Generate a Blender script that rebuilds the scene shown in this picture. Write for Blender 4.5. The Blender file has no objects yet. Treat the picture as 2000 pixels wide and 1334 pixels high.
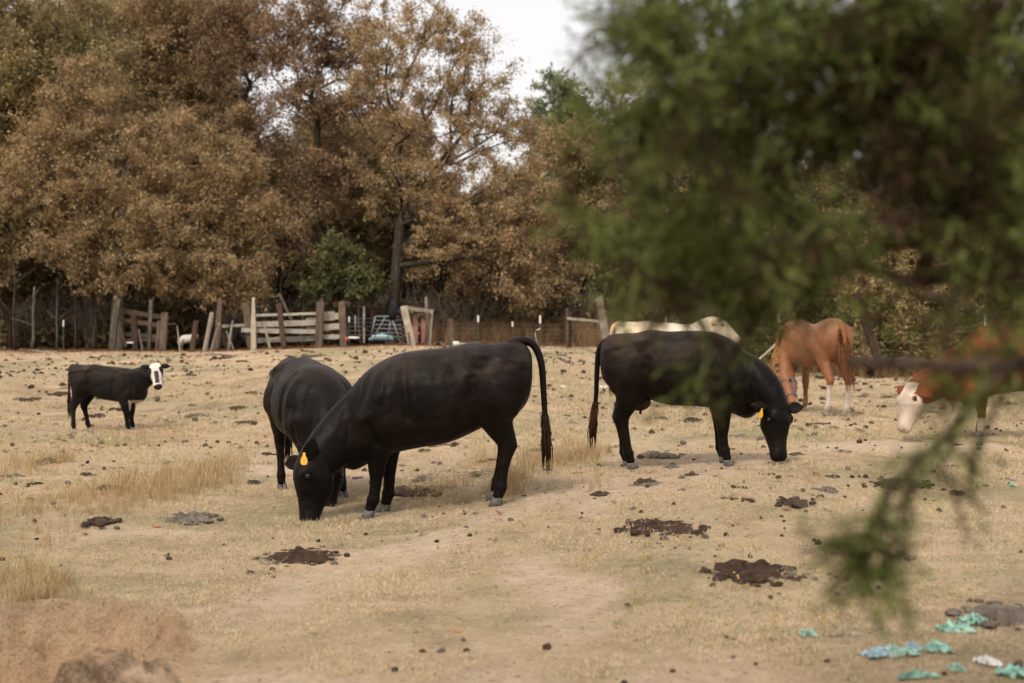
import bpy, math, random
import numpy as np
from mathutils import Vector, Matrix
R = math.radians
C = bpy.context.scene.collection
rng = np.random.default_rng(7)
random.seed(7)

# ------------------------------------------------------------------ camera
FPX = 2778.0                       # focal length in pixels of the 2000 px wide photograph (50 mm lens)
CAMZ = 1.5
PITCH = math.atan(27 / FPX)
cam_d = bpy.data.cameras.new('camera'); cam = bpy.data.objects.new('camera', cam_d); C.objects.link(cam)
cam_d.lens = 50; cam_d.sensor_width = 36; cam_d.clip_start = 0.05; cam_d.clip_end = 2500
cam.location = (0, 0, CAMZ); cam.rotation_euler = (math.pi/2 - PITCH, 0, 0)
cam_d.dof.use_dof = True; cam_d.dof.focus_distance = 12.2; cam_d.dof.aperture_fstop = 2.2; cam_d.dof.aperture_blades = 0
sc = bpy.context.scene; sc.camera = cam

# ------------------------------------------------------------------ sky, sun, exposure
SUN_EL, SUN_AZ = 52, 205          # azimuth clockwise from +Y : behind the camera, to its left
w = bpy.data.worlds.new('World'); sc.world = w; w.use_nodes = True
nt = w.node_tree; bg = nt.nodes['Background']
sky = nt.nodes.new('ShaderNodeTexSky'); sky.sky_type = 'NISHITA'; sky.sun_disc = False
sky.sun_elevation = R(SUN_EL); sky.sun_rotation = R(SUN_AZ); sky.air_density = 1.0; sky.dust_density = 4
mix = nt.nodes.new('ShaderNodeMix'); mix.data_type = 'RGBA'; mix.inputs[0].default_value = 0.86
mix.inputs[7].default_value = (6.0, 5.75, 5.6, 1)      # high overcast
nt.links.new(sky.outputs[0], mix.inputs[6]); nt.links.new(mix.outputs[2], bg.inputs[0]); bg.inputs[1].default_value = 0.1
sd = bpy.data.lights.new('sun', 'SUN'); sun = bpy.data.objects.new('sun', sd); C.objects.link(sun)
sd.energy = 1.5; sd.angle = R(12); sd.color = (1, 0.90, 0.74)
az, el = R(SUN_AZ), R(SUN_EL)
sdir = Vector((math.sin(az)*math.cos(el), math.cos(az)*math.cos(el), math.sin(el)))
sun.rotation_euler = sdir.to_track_quat('Z', 'Y').to_euler()
sc.view_settings.view_transform = 'Standard'; sc.view_settings.look = 'None'
sc.view_settings.exposure = 0.86; sc.view_settings.gamma = 1; sc.view_settings.use_curve_mapping = False
cy = sc.cycles
cy.max_bounces = 5; cy.diffuse_bounces = 3; cy.glossy_bounces = 2; cy.transmission_bounces = 3; cy.transparent_max_bounces = 4
cy.use_denoising = True; cy.use_adaptive_sampling = True; cy.adaptive_threshold = 0.02

# ------------------------------------------------------------------ helpers
def at(px, py, Y):
    """world point seen at a pixel of the photograph, Y metres in front of the camera"""
    dx = (px - 1000) / FPX; dy = (667 - py) / FPX
    d = Vector((dx, math.cos(PITCH) + dy*math.sin(PITCH), -math.sin(PITCH) + dy*math.cos(PITCH)))
    return Vector((0, 0, CAMZ)) + d * (Y / d.y)
def tag(o, label=None, cat=None, group=None, kind=None):
    if label: o['label'] = label
    if cat: o['category'] = cat
    if group: o['group'] = group
    if kind: o['kind'] = kind
    return o
def empty(name, loc, label, cat, group=None, rz=0):
    o = bpy.data.objects.new(name, None); C.objects.link(o); o.location = loc; o.rotation_euler = (0, 0, rz)
    o.empty_display_size = 0.1
    return tag(o, label, cat, group)
def np_mesh(name, V, F, smooth=False):
    me = bpy.data.meshes.new(name); V = np.asarray(V, np.float32); F = np.asarray(F, np.int32); k = F.shape[1]
    me.vertices.add(len(V)); me.vertices.foreach_set('co', V.ravel())
    me.loops.add(F.size); me.loops.foreach_set('vertex_index', F.ravel())
    me.polygons.add(len(F)); me.polygons.foreach_set('loop_start', np.arange(0, F.size, k, dtype=np.int32))
    if smooth: me.polygons.foreach_set('use_smooth', np.ones(len(F), bool))
    me.update(calc_edges=True); me.validate()
    return me
def link(name, me, mat=None, parent=None, loc=None):
    o = bpy.data.objects.new(name, me); C.objects.link(o)
    if mat is not None and not len(me.materials): me.materials.append(mat)
    if parent is not None: o.parent = parent
    if loc is not None: o.location = loc
    return o
class MB:
    def __init__(s): s.v = []; s.f = []
    def add(s, vs, fs):
        b = len(s.v); s.v += [tuple(v) for v in vs]; s.f += [tuple(i+b for i in f) for f in fs]
    def rings(s, rings, cap=True):
        n = len(rings[0]); vs = [p for r in rings for p in r]; fs = []
        for i in range(len(rings)-1):
            for j in range(n):
                a = i*n+j; b = i*n+(j+1) % n; fs.append((a, b, b+n, a+n))
        if cap: fs.append(tuple(range(n))[::-1]); fs.append(tuple((len(rings)-1)*n+j for j in range(n)))
        s.add(vs, fs)
    def tube(s, pts, rad, n=6, cap=True, side=None, jit=0):
        """rad: float or (a, b) per point; b lies along `side`"""
        pts = [Vector(p) for p in pts]; rr = []
        for i, p in enumerate(pts):
            t = (pts[min(i+1, len(pts)-1)] - pts[max(i-1, 0)])
            t = t.normalized() if t.length > 1e-9 else Vector((0, 0, 1))
            sd_ = Vector(side) if side is not None else (Vector((0, 0, 1)) if abs(t.z) < .9 else Vector((1, 0, 0)))
            bdir = (sd_ - t*sd_.dot(t)).normalized(); adir = t.cross(bdir)
            r = rad[i]; a, b = (r, r) if not hasattr(r, '__len__') else r
            rr.append([p + adir*(a*math.cos(2*math.pi*j/n)*(1+jit*random.uniform(-1, 1))) + bdir*(b*math.sin(2*math.pi*j/n)*(1+jit*random.uniform(-1, 1))) for j in range(n)])
        s.rings(rr, cap)
    def ellipsoid(s, c, r, M=None, n=14, m=8):
        rr = []
        for i in range(1, m):
            th = math.pi*i/m; ring = []
            for j in range(n):
                ph = 2*math.pi*j/n
                p = Vector((r[0]*math.sin(th)*math.cos(ph), r[1]*math.sin(th)*math.sin(ph), r[2]*math.cos(th)))
                if M is not None: p = M @ p
                ring.append(Vector(c)+p)
            rr.append(ring)
        s.rings(rr)
    def box(s, c, size, M=None):
        vs = []
        for dx in (-.5, .5):
            for dy in (-.5, .5):
                for dz in (-.5, .5):
                    p = Vector((dx*size[0], dy*size[1], dz*size[2]))
                    if M is not None: p = M @ p
                    vs.append(Vector(c)+p)
        s.add(vs, [(0, 1, 3, 2), (4, 6, 7, 5), (0, 4, 5, 1), (2, 3, 7, 6), (0, 2, 6, 4), (1, 5, 7, 3)])
    def mesh(s, name, smooth=False):
        me = bpy.data.meshes.new(name); me.from_pydata(s.v, [], s.f); me.update()
        if smooth: me.polygons.foreach_set('use_smooth', np.ones(len(me.polygons), bool))
        return me
    def build(s, name, mat, parent=None, smooth=False):
        return link(name, s.mesh(name, smooth), mat, parent)

def _h(ix, iy, seed):
    n = (ix.astype(np.int64)*374761393 + iy.astype(np.int64)*668265263 + seed*1442695041) & 0xffffffff
    n = ((n ^ (n >> 13))*1274126177) & 0xffffffff
    n = (n ^ (n >> 16))
    return (n & 0xffffff)/float(0xffffff)
def vnoise(x, y, seed=0):
    ix = np.floor(x); iy = np.floor(y); fx = x-ix; fy = y-iy
    fx = fx*fx*(3-2*fx); fy = fy*fy*(3-2*fy)
    a = _h(ix, iy, seed); b = _h(ix+1, iy, seed); c = _h(ix, iy+1, seed); d = _h(ix+1, iy+1, seed)
    return (a*(1-fx)+b*fx)*(1-fy)+(c*(1-fx)+d*fx)*fy
def fbm(x, y, f, oct=3, seed=0):
    s = 0; a = 1; t = 0
    for o in range(oct):
        s = s + a*(vnoise(x*f+17*o, y*f-9*o, seed+o)-.5)*2; t += a; a *= .5; f *= 2.03
    return s/t

# ------------------------------------------------------------------ terrain height
_ctl = []
for px, py, Y in [(725,1018,11.4),(970,985,11.5),(610,1016,11.5),(569,996,12.2),(665,985,12.3),(548,960,13.4),(1212,926,13.2),(1400,893,12.95),(1525,886,12.7),
                  (160,848,20.7),(255,841,20.7),(1365,800,21.4),(1240,800,21.4),(1550,808,20.9),(1625,815,19.6),(1930,858,16),(1840,862,16),(2100,858,16),
                  (490,686,43),(650,676,43),(790,680,38),(830,667,43),(1055,690,36),(1110,666,42),(1180,694,34),(0,688,42),(200,682,44),(340,692,41),
                  (1750,742,33),(2000,742,33),(1500,742,33),(1000,1334,5.6),(2000,1334,5.2),(1500,1334,5.4),(400,1334,5.9),(0,1334,6.0),
                  (1000,1150,7.9),(1500,1100,8.4),(300,1100,9.0),(0,1100,9.1),(0,950,13),(250,950,12.8),(1750,960,12.0),(2000,980,11.4),(1000,760,24),(600,760,26),(100,740,30),(1200,1000,10.3),
                  (860,900,13.6),(1000,720,30),(1400,742,33)]:
    p = at(px, py, Y); _ctl.append((p.x, p.y, p.z))
for x, y, z in [(-30,60,1.0),(0,60,.95),(15,60,.7),(30,60,.6),(-60,100,1.3),(0,100,1.3),(60,100,1.2),(0,2.5,.1),(-2,2.5,.0),(2,2.5,.15),(-25,20,-.2),(25,18,.5),(0,250,3),(-120,250,3),(120,250,3)]:
    _ctl.append((x, y, z))
_ctl = np.array(_ctl)
_cu = np.stack([_ctl[:, 0]/np.maximum(_ctl[:, 1], 2.5)*2.2, np.log(np.maximum(_ctl[:, 1], 2.5))], 1)
def gz(x, y, fine=True):
    x = np.atleast_1d(np.asarray(x, float)); y = np.atleast_1d(np.asarray(y, float))
    yy = np.maximum(y, 2.5); u = np.stack([np.clip(x/yy, -1.2, 1.2)*2.2, np.log(yy)], 1)
    num = np.zeros(len(x)); den = np.zeros(len(x))
    for (cx, cy_), z in zip(_cu, _ctl[:, 2]):
        d2 = (u[:, 0]-cx)**2+(u[:, 1]-cy_)**2
        wt = np.exp(-d2/.035) + 0.02/(d2+.02)**1.2*.12
        num += wt*z; den += wt
    z = num/den
    if fine:
        k = np.clip((y-2)/8, 0, 1)*np.clip((70-y)/20, 0.2, 1)
        z = z + .052*fbm(x, y, .55, 3, 3)*k + .022*fbm(x, y, 2.6, 3, 9) + .006*fbm(x, y, 11, 2, 21)*np.clip((25-y)/10, 0, 1)
        # eroded gully at the lower left, with a standing knob of earth and a ragged lip
        n1 = .16*fbm(x, y, 2.2, 3, 31); n2 = .07*fbm(x, y, 7, 2, 37)
        gx = (x+2.25)/.62; gy = (y-6.35)/.95
        g = 1-np.sqrt(gx**2+gy**2)+n1+n2
        z = z - .42*np.clip(g*3.2, 0, 1)**1.3
        kn = 1-np.sqrt(((x+1.70)/.20)**2+((y-5.75)/.28)**2)+n2*4.5+n1
        kn2 = 1-np.sqrt(((x+1.47)/.15)**2+((y-5.66)/.2)**2)+n2*4.5
        z = z + (.13+.06*fbm(x, y, 14, 3, 51))*np.clip(kn*2.0, 0, 1) + (.10+.05*fbm(x, y, 18, 3, 53))*np.clip(kn2*2.2, 0, 1)
        rr_ = np.sqrt(gx**2+gy**2)-n1-n2; z = z + .10*np.exp(-((rr_-1.06)/.11)**2)*np.clip((y-6.1)*2, 0, 1)
        # churned bank behind the big cow
        bk = np.exp(-(((x+.45)/.75)**2+((y-13.2)/.8)**2))
        z = z + bk*(.07*np.abs(fbm(x, y, 4.5, 3, 41)))
    return z
def g1(x, y): return float(gz(x, y)[0])
def seg_d(x, y, pts):
    d = np.full(len(x), 1e9)
    for (x0, y0), (x1, y1) in zip(pts[:-1], pts[1:]):
        dx, dy = x1-x0, y1-y0; t = np.clip(((x-x0)*dx+(y-y0)*dy)/(dx*dx+dy*dy), 0, 1); d = np.minimum(d, np.hypot(x-x0-t*dx, (y-y0-t*dy)*.6))
    return d
def bare_mask(X, Y):
    n = fbm(X, Y, .8, 4, 5); n_ = fbm(X, Y, 3, 3, 15)
    b = np.clip((1-np.sqrt(((X+2.2)/.8)**2+((Y-6.3)/1.15)**2)+.3*n_)*2.5, 0, 1)
    b = np.maximum(b, np.clip((1-np.sqrt(((X+1.66)/.34)**2+((Y-5.75)/.38)**2))*3, 0, 1))
    for pts, w_ in (([(2.6, 13.6), (1.1, 12.5), (.2, 11.2), (-.5, 9.9), (-1.2, 8.4), (-1.3, 7.4)], .42), ([(1.9, 12.4), (1.2, 11.9), (.5, 10.6)], .3), ([(-3.2, 15.5), (-2.2, 14.4), (-1.2, 13.9)], .35), ([(.9, 5.3), (-.4, 5.4), (-1.3, 5.7)], .33), ([(.1, 8.6), (.4, 7.4), (.2, 6.6)], .30), ([(3.2, 14.3), (4.2, 15.2), (5.0, 15.0)], .45)):
        b = np.maximum(b, .95*np.clip((1-seg_d(X, Y, pts)/w_+.75*n_+.45*n)*1.5, 0, 1))
    return np.maximum(b, .6*np.clip(n*2.8-.5, 0, 1))
def onground(px, py):
    """world point where the ray through a pixel meets the terrain"""
    lo, hi = 4.0, 60.0; prev = None
    Ys = np.exp(np.linspace(math.log(4.2), math.log(60), 160))
    P = [at(px, py, Y) for Y in Ys]
    G = gz([p.x for p in P], [p.y for p in P])
    for i in range(len(P)):
        if P[i].z < G[i]:
            a, b = (P[i-1], P[i]) if i else (P[i], P[i])
            t = (a.z-G[i-1])/max(1e-6, (a.z-G[i-1])+(G[i]-b.z)) if i else 0
            q = a.lerp(b, t); q.z = g1(q.x, q.y); return q
    q = P[-1]; q.z = g1(q.x, q.y); return q

# ------------------------------------------------------------------ materials
def M(name, rough=.9, spec=.2):
    m = bpy.data.materials.new(name); m.use_nodes = True; t = m.node_tree; b = t.nodes['Principled BSDF']
    b.inputs['Roughness'].default_value = rough; b.inputs['Specular IOR Level'].default_value = spec
    return m, t, b
def node(t, typ, **kw):
    n = t.nodes.new(typ)
    for k, v in kw.items(): setattr(n, k, v)
    return n
def ramp(t, fac, stops):
    r = node(t, 'ShaderNodeValToRGB'); e = r.color_ramp.elements
    while len(e) < len(stops): e.new(.5)
    for i, (p, c) in enumerate(stops): e[i].position = p; e[i].color = (*c, 1)
    t.links.new(fac, r.inputs[0]); return r.outputs[0]
def noise(t, scale, detail=4, rough=.6, vec=None, dist=0):
    n = node(t, 'ShaderNodeTexNoise'); n.inputs['Scale'].default_value = scale; n.inputs['Detail'].default_value = detail
    n.inputs['Roughness'].default_value = rough; n.inputs['Distortion'].default_value = dist
    if vec is not None: t.links.new(vec, n.inputs['Vector'])
    return n.outputs[0]
def mixc(t, fac, a, b, mode='MIX'):
    n = node(t, 'ShaderNodeMix', data_type='RGBA', blend_type=mode)
    for i, v in ((0, fac), (6, a), (7, b)):
        if hasattr(v, 'is_output'): t.links.new(v, n.inputs[i])
        elif i == 0: n.inputs[i].default_value = v
        else: n.inputs[i].default_value = (*v, 1)
    return n.outputs[2]
def mapping(t, scale, coord='Object'):
    tc = node(t, 'ShaderNodeTexCoord'); mp = node(t, 'ShaderNodeMapping'); mp.inputs['Scale'].default_value = scale
    t.links.new(tc.outputs[coord], mp.inputs[0]); return mp.outputs[0]
def bump(t, b, h, strength, dist=.01):
    n = node(t, 'ShaderNodeBump'); n.inputs['Strength'].default_value = strength; n.inputs['Distance'].default_value = dist
    t.links.new(h, n.inputs['Height']); t.links.new(n.outputs[0], b.inputs['Normal'])
def maprange(t, v, a, b_, c=0, d=1):
    n = node(t, 'ShaderNodeMapRange'); n.inputs[1].default_value = a; n.inputs[2].default_value = b_; n.inputs[3].default_value = c; n.inputs[4].default_value = d
    t.links.new(v, n.inputs[0]); return n.outputs[0]

def mat_ground():
    m, t, b = M('pasture', .95, .1)
    P = mapping(t, (1, 1, 1))
    n1 = noise(t, .35, 5, .6, P); n2 = noise(t, 1.7, 6, .65, P, .3); n3 = noise(t, 9, 6, .7, P); n4 = noise(t, 60, 5, .75, P); n5 = noise(t, .12, 3, .5, P)
    straw = ramp(t, n2, [(.30, (.36, .275, .175)), (.46, (.54, .41, .265)), (.60, (.67, .52, .355)), (.78, (.75, .61, .44))])
    green = ramp(t, n3, [(.3, (.25, .225, .125)), (.7, (.44, .385, .225))])
    c = mixc(t, maprange(t, n1, .46, .60, 0, .8), straw, green)
    dirt = mixc(t, maprange(t, n1, .33, .46), ramp(t, n3, [(.3, (.52, .32, .18)), (.6, (.72, .47, .285))]), ramp(t, n3, [(.3, (.56, .42, .30)), (.6, (.76, .60, .45))]))
    at_ = node(t, 'ShaderNodeAttribute', attribute_name='mask'); sep = node(t, 'ShaderNodeSeparateColor'); t.links.new(at_.outputs['Color'], sep.inputs[0])
    c = mixc(t, sep.outputs[0], c, dirt); redm = node(t, 'ShaderNodeMath', operation='MULTIPLY'); t.links.new(at_.outputs['Alpha'], redm.inputs[0]); redm.inputs[1].default_value = .85
    c = mixc(t, redm.outputs[0], c, ramp(t, n3, [(.3, (.46, .25, .125)), (.65, (.70, .44, .25))]))
    pale = ramp(t, n3, [(.3, (.54, .385, .26)), (.7, (.72, .57, .43))])
    c = mixc(t, maprange(t, n5, .52, .62, 0, .5), c, pale)
    litter = ramp(t, n4, [(.3, (.03, .018, .01)), (.5, (.10, .055, .03)), (.7, (.20, .11, .06))])  # leaf litter, darkened to paint the wood floor's shade into its colour
    c = mixc(t, sep.outputs[1], c, litter)
    dark = ramp(t, n4, [(.35, (.10, .07, .05)), (.65, (.34, .25, .17))])
    c = mixc(t, sep.outputs[2], c, dark)
    c = mixc(t, 1.0, c, ramp(t, n4, [(.25, (.62, .58, .52)), (.5, (.98, .96, .94)), (.75, (1.2, 1.18, 1.14))]), 'MULTIPLY')
    speck = maprange(t, noise(t, 26, 3, .6, P), .60, .68, 0, .7)
    c = mixc(t, speck, c, (.15, .10, .065))
    t.links.new(c, b.inputs['Base Color'])
    hh = node(t, 'ShaderNodeMath', operation='ADD'); t.links.new(n4, hh.inputs[0]); t.links.new(n3, hh.inputs[1])
    bump(t, b, hh.outputs[0], 1.0, .035)
    return m
def mat_leaf(name, stops, trans=.3, nsc=.7):
    m, t, b = M(name, .75, .15)
    g = node(t, 'ShaderNodeNewGeometry'); oi = node(t, 'ShaderNodeObjectInfo')
    P = mapping(t, (1, 1, 1)); n = noise(t, nsc, 3, .6, P)
    ad = node(t, 'ShaderNodeMath', operation='MULTIPLY_ADD'); t.links.new(n, ad.inputs[0]); ad.inputs[1].default_value = 1.3; ad.inputs[2].default_value = -.65
    ad2 = node(t, 'ShaderNodeMath', operation='MULTIPLY_ADD'); t.links.new(g.outputs['Random Per Island'], ad2.inputs[0]); ad2.inputs[1].default_value = .75; t.links.new(ad.outputs[0], ad2.inputs[2])
    ad3 = node(t, 'ShaderNodeMath', operation='MULTIPLY_ADD', use_clamp=True); t.links.new(oi.outputs['Random'], ad3.inputs[0]); ad3.inputs[1].default_value = .25; t.links.new(ad2.outputs[0], ad3.inputs[2])
    c = ramp(t, ad3.outputs[0], stops)
    t.links.new(c, b.inputs['Base Color'])
    tr = node(t, 'ShaderNodeBsdfTranslucent'); t.links.new(c, tr.inputs[0]); ms = node(t, 'ShaderNodeMixShader'); ms.inputs[0].default_value = trans
    out = [x for x in t.nodes if x.type == 'OUTPUT_MATERIAL'][0]
    t.links.new(b.outputs[0], ms.inputs[1]); t.links.new(tr.outputs[0], ms.inputs[2]); t.links.new(ms.outputs[0], out.inputs[0])
    return m
def mat_wood(name, dark, mid, light, sc_=(14, 14, 1.2), b_=.6):
    m, t, b = M(name, .9, .15)
    P = mapping(t, sc_); n = noise(t, 3, 8, .7, P, .6); k = noise(t, 1.1, 4, .6, mapping(t, (3, 3, 3)))
    oi = node(t, 'ShaderNodeObjectInfo')
    c = ramp(t, n, [(.3, dark), (.5, mid), (.72, light)])
    c = mixc(t, maprange(t, k, .5, .7, 0, .7), c, dark)
    c = mixc(t, 1.0, c, ramp(t, oi.outputs['Random'], [(0, (.75, .75, .75)), (1, (1.15, 1.12, 1.08))]), 'MULTIPLY')
    t.links.new(c, b.inputs['Base Color']); bump(t, b, n, b_, .012)
    return m
def mat_plain(name, col, rough=.6, spec=.3, var=.25, scale=8, metal=0, alpha=None):
    m, t, b = M(name, rough, spec); n = noise(t, scale, 5, .6, mapping(t, (1, 1, 1)))
    lo = tuple(x*(1-var) for x in col); hi = tuple(min(1, x*(1+var)) for x in col)
    t.links.new(ramp(t, n, [(.3, lo), (.7, hi)]), b.inputs['Base Color']); b.inputs['Metallic'].default_value = metal
    bump(t, b, n, .2, .005)
    return m
def mat_coat(name, rough=.5, spec=.35, sheen=.25, var=.3):
    m, t, b = M(name, rough, spec)
    a = node(t, 'ShaderNodeAttribute', attribute_name='coat')
    P = mapping(t, (1, 1, 1)); n = noise(t, 3.0, 5, .6, P); fur = noise(t, 1, 4, .7, mapping(t, (60, 170, 60)), .4)
    c = mixc(t, 1.0, a.outputs['Color'], ramp(t, n, [(.3, (1-var, 1-var, 1-var)), (.5, (1, 1, 1)), (.7, (1+var*1.6, 1+var, 1+var*.7))]), 'MULTIPLY')
    c = mixc(t, 1.0, c, ramp(t, fur, [(.3, (.8, .8, .8)), (.7, (1.18, 1.16, 1.14))]), 'MULTIPLY')
    t.links.new(c, b.inputs['Base Color'])
    b.inputs['Sheen Weight'].default_value = sheen; b.inputs['Sheen Roughness'].default_value = .45
    t.links.new(maprange(t, n, .3, .7, rough-.08, rough+.12), b.inputs['Roughness'])
    ad = node(t, 'ShaderNodeMath', operation='MULTIPLY_ADD'); t.links.new(fur, ad.inputs[0]); ad.inputs[1].default_value = .25; t.links.new(noise(t, 9, 3, .5, P), ad.inputs[2])
    bump(t, b, ad.outputs[0], .5, .02)
    return m

MAT = dict(
    ground=mat_ground(),
    bark=mat_wood('bark', (.022, .016, .012), (.06, .045, .035), (.13, .105, .085), (5, 5, 1)),
    barkgrey=mat_wood('grey_bark', (.06, .05, .04), (.15, .125, .10), (.27, .235, .20), (6, 6, 1)),
    twig=mat_wood('twig', (.16, .135, .11), (.30, .26, .215), (.46, .41, .35), (3, 3, 3)),
    russet=mat_leaf('russet_leaf', [(0, (.15, .135, .065)), (.22, (.25, .205, .105)), (.42, (.37, .26, .14)), (.65, (.49, .315, .175)), (.85, (.42, .335, .17)), (1, (.60, .42, .245))], .3, .45),
    redbrown=mat_leaf('red_brown_leaf', [(0, (.14, .095, .06)), (.35, (.26, .17, .10)), (.7, (.39, .25, .15)), (1, (.50, .35, .21))]),
    ochre=mat_leaf('ochre_leaf', [(0, (.15, .14, .065)), (.35, (.27, .225, .105)), (.7, (.40, .31, .15)), (1, (.56, .40, .20))]),
    olive=mat_leaf('olive_leaf', [(0, (.08, .08, .036)), (.4, (.17, .16, .07)), (.75, (.27, .23, .105)), (1, (.40, .30, .14))]),
    green=mat_leaf('green_leaf', [(0, (.06, .065, .03)), (.5, (.11, .12, .05)), (1, (.24, .21, .085))]),
    pine=mat_leaf('pine_needle', [(0, (.16, .19, .11)), (.5, (.28, .32, .19)), (1, (.42, .44, .28))]),
    dusk=mat_leaf('shaded_leaf', [(0, (.08, .062, .032)), (.5, (.16, .12, .062)), (1, (.30, .205, .105))]),
    cedar=mat_leaf('cedar_foliage', [(0, (.035, .034, .014)), (.25, (.09, .098, .028)), (.5, (.19, .235, .068)), (.75, (.32, .38, .12)), (1, (.44, .48, .18))], .45, 6),
    cedardead=mat_leaf('brown_cedar_spray', [(0, (.03, .02, .012)), (.5, (.08, .05, .03)), (1, (.17, .11, .06))], .2, 7),
    cedarbark=mat_wood('cedar_bark', (.03, .02, .016), (.07, .048, .038), (.13, .095, .08), (8, 8, 1)),
    straw=mat_leaf('straw_blade', [(0, (.34, .26, .165)), (.3, (.56, .435, .285)), (.65, (.74, .59, .41)), (.82, (.66, .56, .39)), (1, (.42, .39, .23))], .25, 1.1),
    greengrass=mat_leaf('faded_green_grass', [(0, (.20, .21, .11)), (.5, (.34, .34, .18)), (1, (.48, .45, .26))], .25, 1.1),
    tall=mat_leaf('tall_dry_grass', [(0, (.16, .10, .055)), (.3, (.36, .25, .13)), (.75, (.58, .43, .24)), (1, (.72, .59, .38))], .25),
    sedge=mat_leaf('broom_sedge', [(0, (.15, .085, .045)), (.5, (.30, .18, .095)), (1, (.42, .29, .17))], .25),
    flower=mat_leaf('yellow_flower', [(0, (.42, .27, .06)), (.5, (.55, .38, .10)), (1, (.60, .46, .16))], .2),
    fallen=mat_leaf('fallen_leaf', [(0, (.12, .05, .025)), (.5, (.28, .13, .06)), (1, (.42, .24, .12))], .2),
    dung=mat_plain('dried_dung', (.06, .042, .03), .95, .1, .45, 14),
    dunggrey=mat_plain('old_grey_dung', (.14, .115, .095), .97, .1, .4, 14),
    freshdung=mat_plain('fresh_dung', (.045, .026, .017), .85, .15, .5, 20),
    greywood=mat_wood('weathered_board', (.20, .18, .155), (.42, .39, .345), (.58, .55, .50), (2, 14, 14), .5),
    post=mat_wood('old_post', (.05, .035, .025), (.14, .10, .075), (.27, .22, .175)),
    darkpost=mat_wood('dark_post', (.03, .02, .015), (.075, .05, .038), (.15, .11, .085)),
    palepost=mat_wood('pale_post', (.20, .17, .13), (.40, .36, .29), (.56, .52, .44)),
    leangrey=mat_wood('grey_split_post', (.08, .07, .055), (.20, .18, .15), (.34, .31, .27)),
    brownboard=mat_wood('brown_board', (.04, .028, .02), (.10, .07, .05), (.17, .125, .095), (2, 14, 14)),
    gate=mat_plain('galvanised_gate', (.24, .28, .30), .5, .4, .25, 6, .3),
    tpost=mat_plain('green_steel_post', (.06, .09, .065), .7, .3, .3, 12),
    white=mat_plain('white_paint', (.72, .71, .68), .6, .3, .12, 12),
    wire=mat_plain('wire', (.16, .14, .12), .5, .4, .2, 12, .5),
    pink=mat_plain('faded_red_sheet', (.30, .13, .12), .7, .3, .35, 5),
    jacket=mat_plain('black_cloth', (.018, .02, .024), .8, .2, .3, 9),
    teal=mat_plain('teal_plastic', (.24, .44, .36), .5, .4, .55, 22),
    blue=mat_plain('blue_plastic', (.30, .44, .52), .5, .4, .5, 22),
    plwhite=mat_plain('white_plastic', (.74, .73, .70), .4, .5, .1, 9),
    redp=mat_plain('red_plastic', (.5, .05, .03), .4, .5, .1, 9),
    orange=mat_plain('orange_leaf', (.55, .20, .08), .8, .2, .2, 9),
    tagy=mat_plain('yellow_tag', (.80, .42, .04), .5, .4, .05, 9),
    hoof=mat_plain('hoof', (.10, .095, .09), .6, .3, .35, 16),
    palehoof=mat_plain('pale_hoof', (.26, .23, .19), .6, .3, .25, 16),
    eye=mat_plain('eye', (.012, .009, .008), .12, .6, .1, 3),
    mane=mat_wood('flaxen_hair', (.20, .09, .035), (.40, .21, .09), (.58, .36, .18), (25, 25, 2), .8),
    chestnuthair=mat_wood('chestnut_hair', (.10, .04, .018), (.22, .095, .042), (.36, .18, .08), (25, 25, 2), .8),
    switch=mat_wood('tail_hair', (.012, .008, .007), (.03, .017, .012), (.075, .032, .018), (30, 30, 2), .8),
    switchred=mat_wood('red_tail_hair', (.02, .01, .007), (.07, .025, .012), (.16, .06, .028), (30, 30, 2), .8),
    halter=mat_plain('halter', (.10, .16, .28), .7, .3, .2, 20),
    coat=mat_coat('black_coat', .42, .10, .0, .45), coatmatte=mat_coat('matte_coat', .66, .12, .03), horsecoat=mat_coat('glossy_coat', .45, .25, .0, .15),
)

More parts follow.
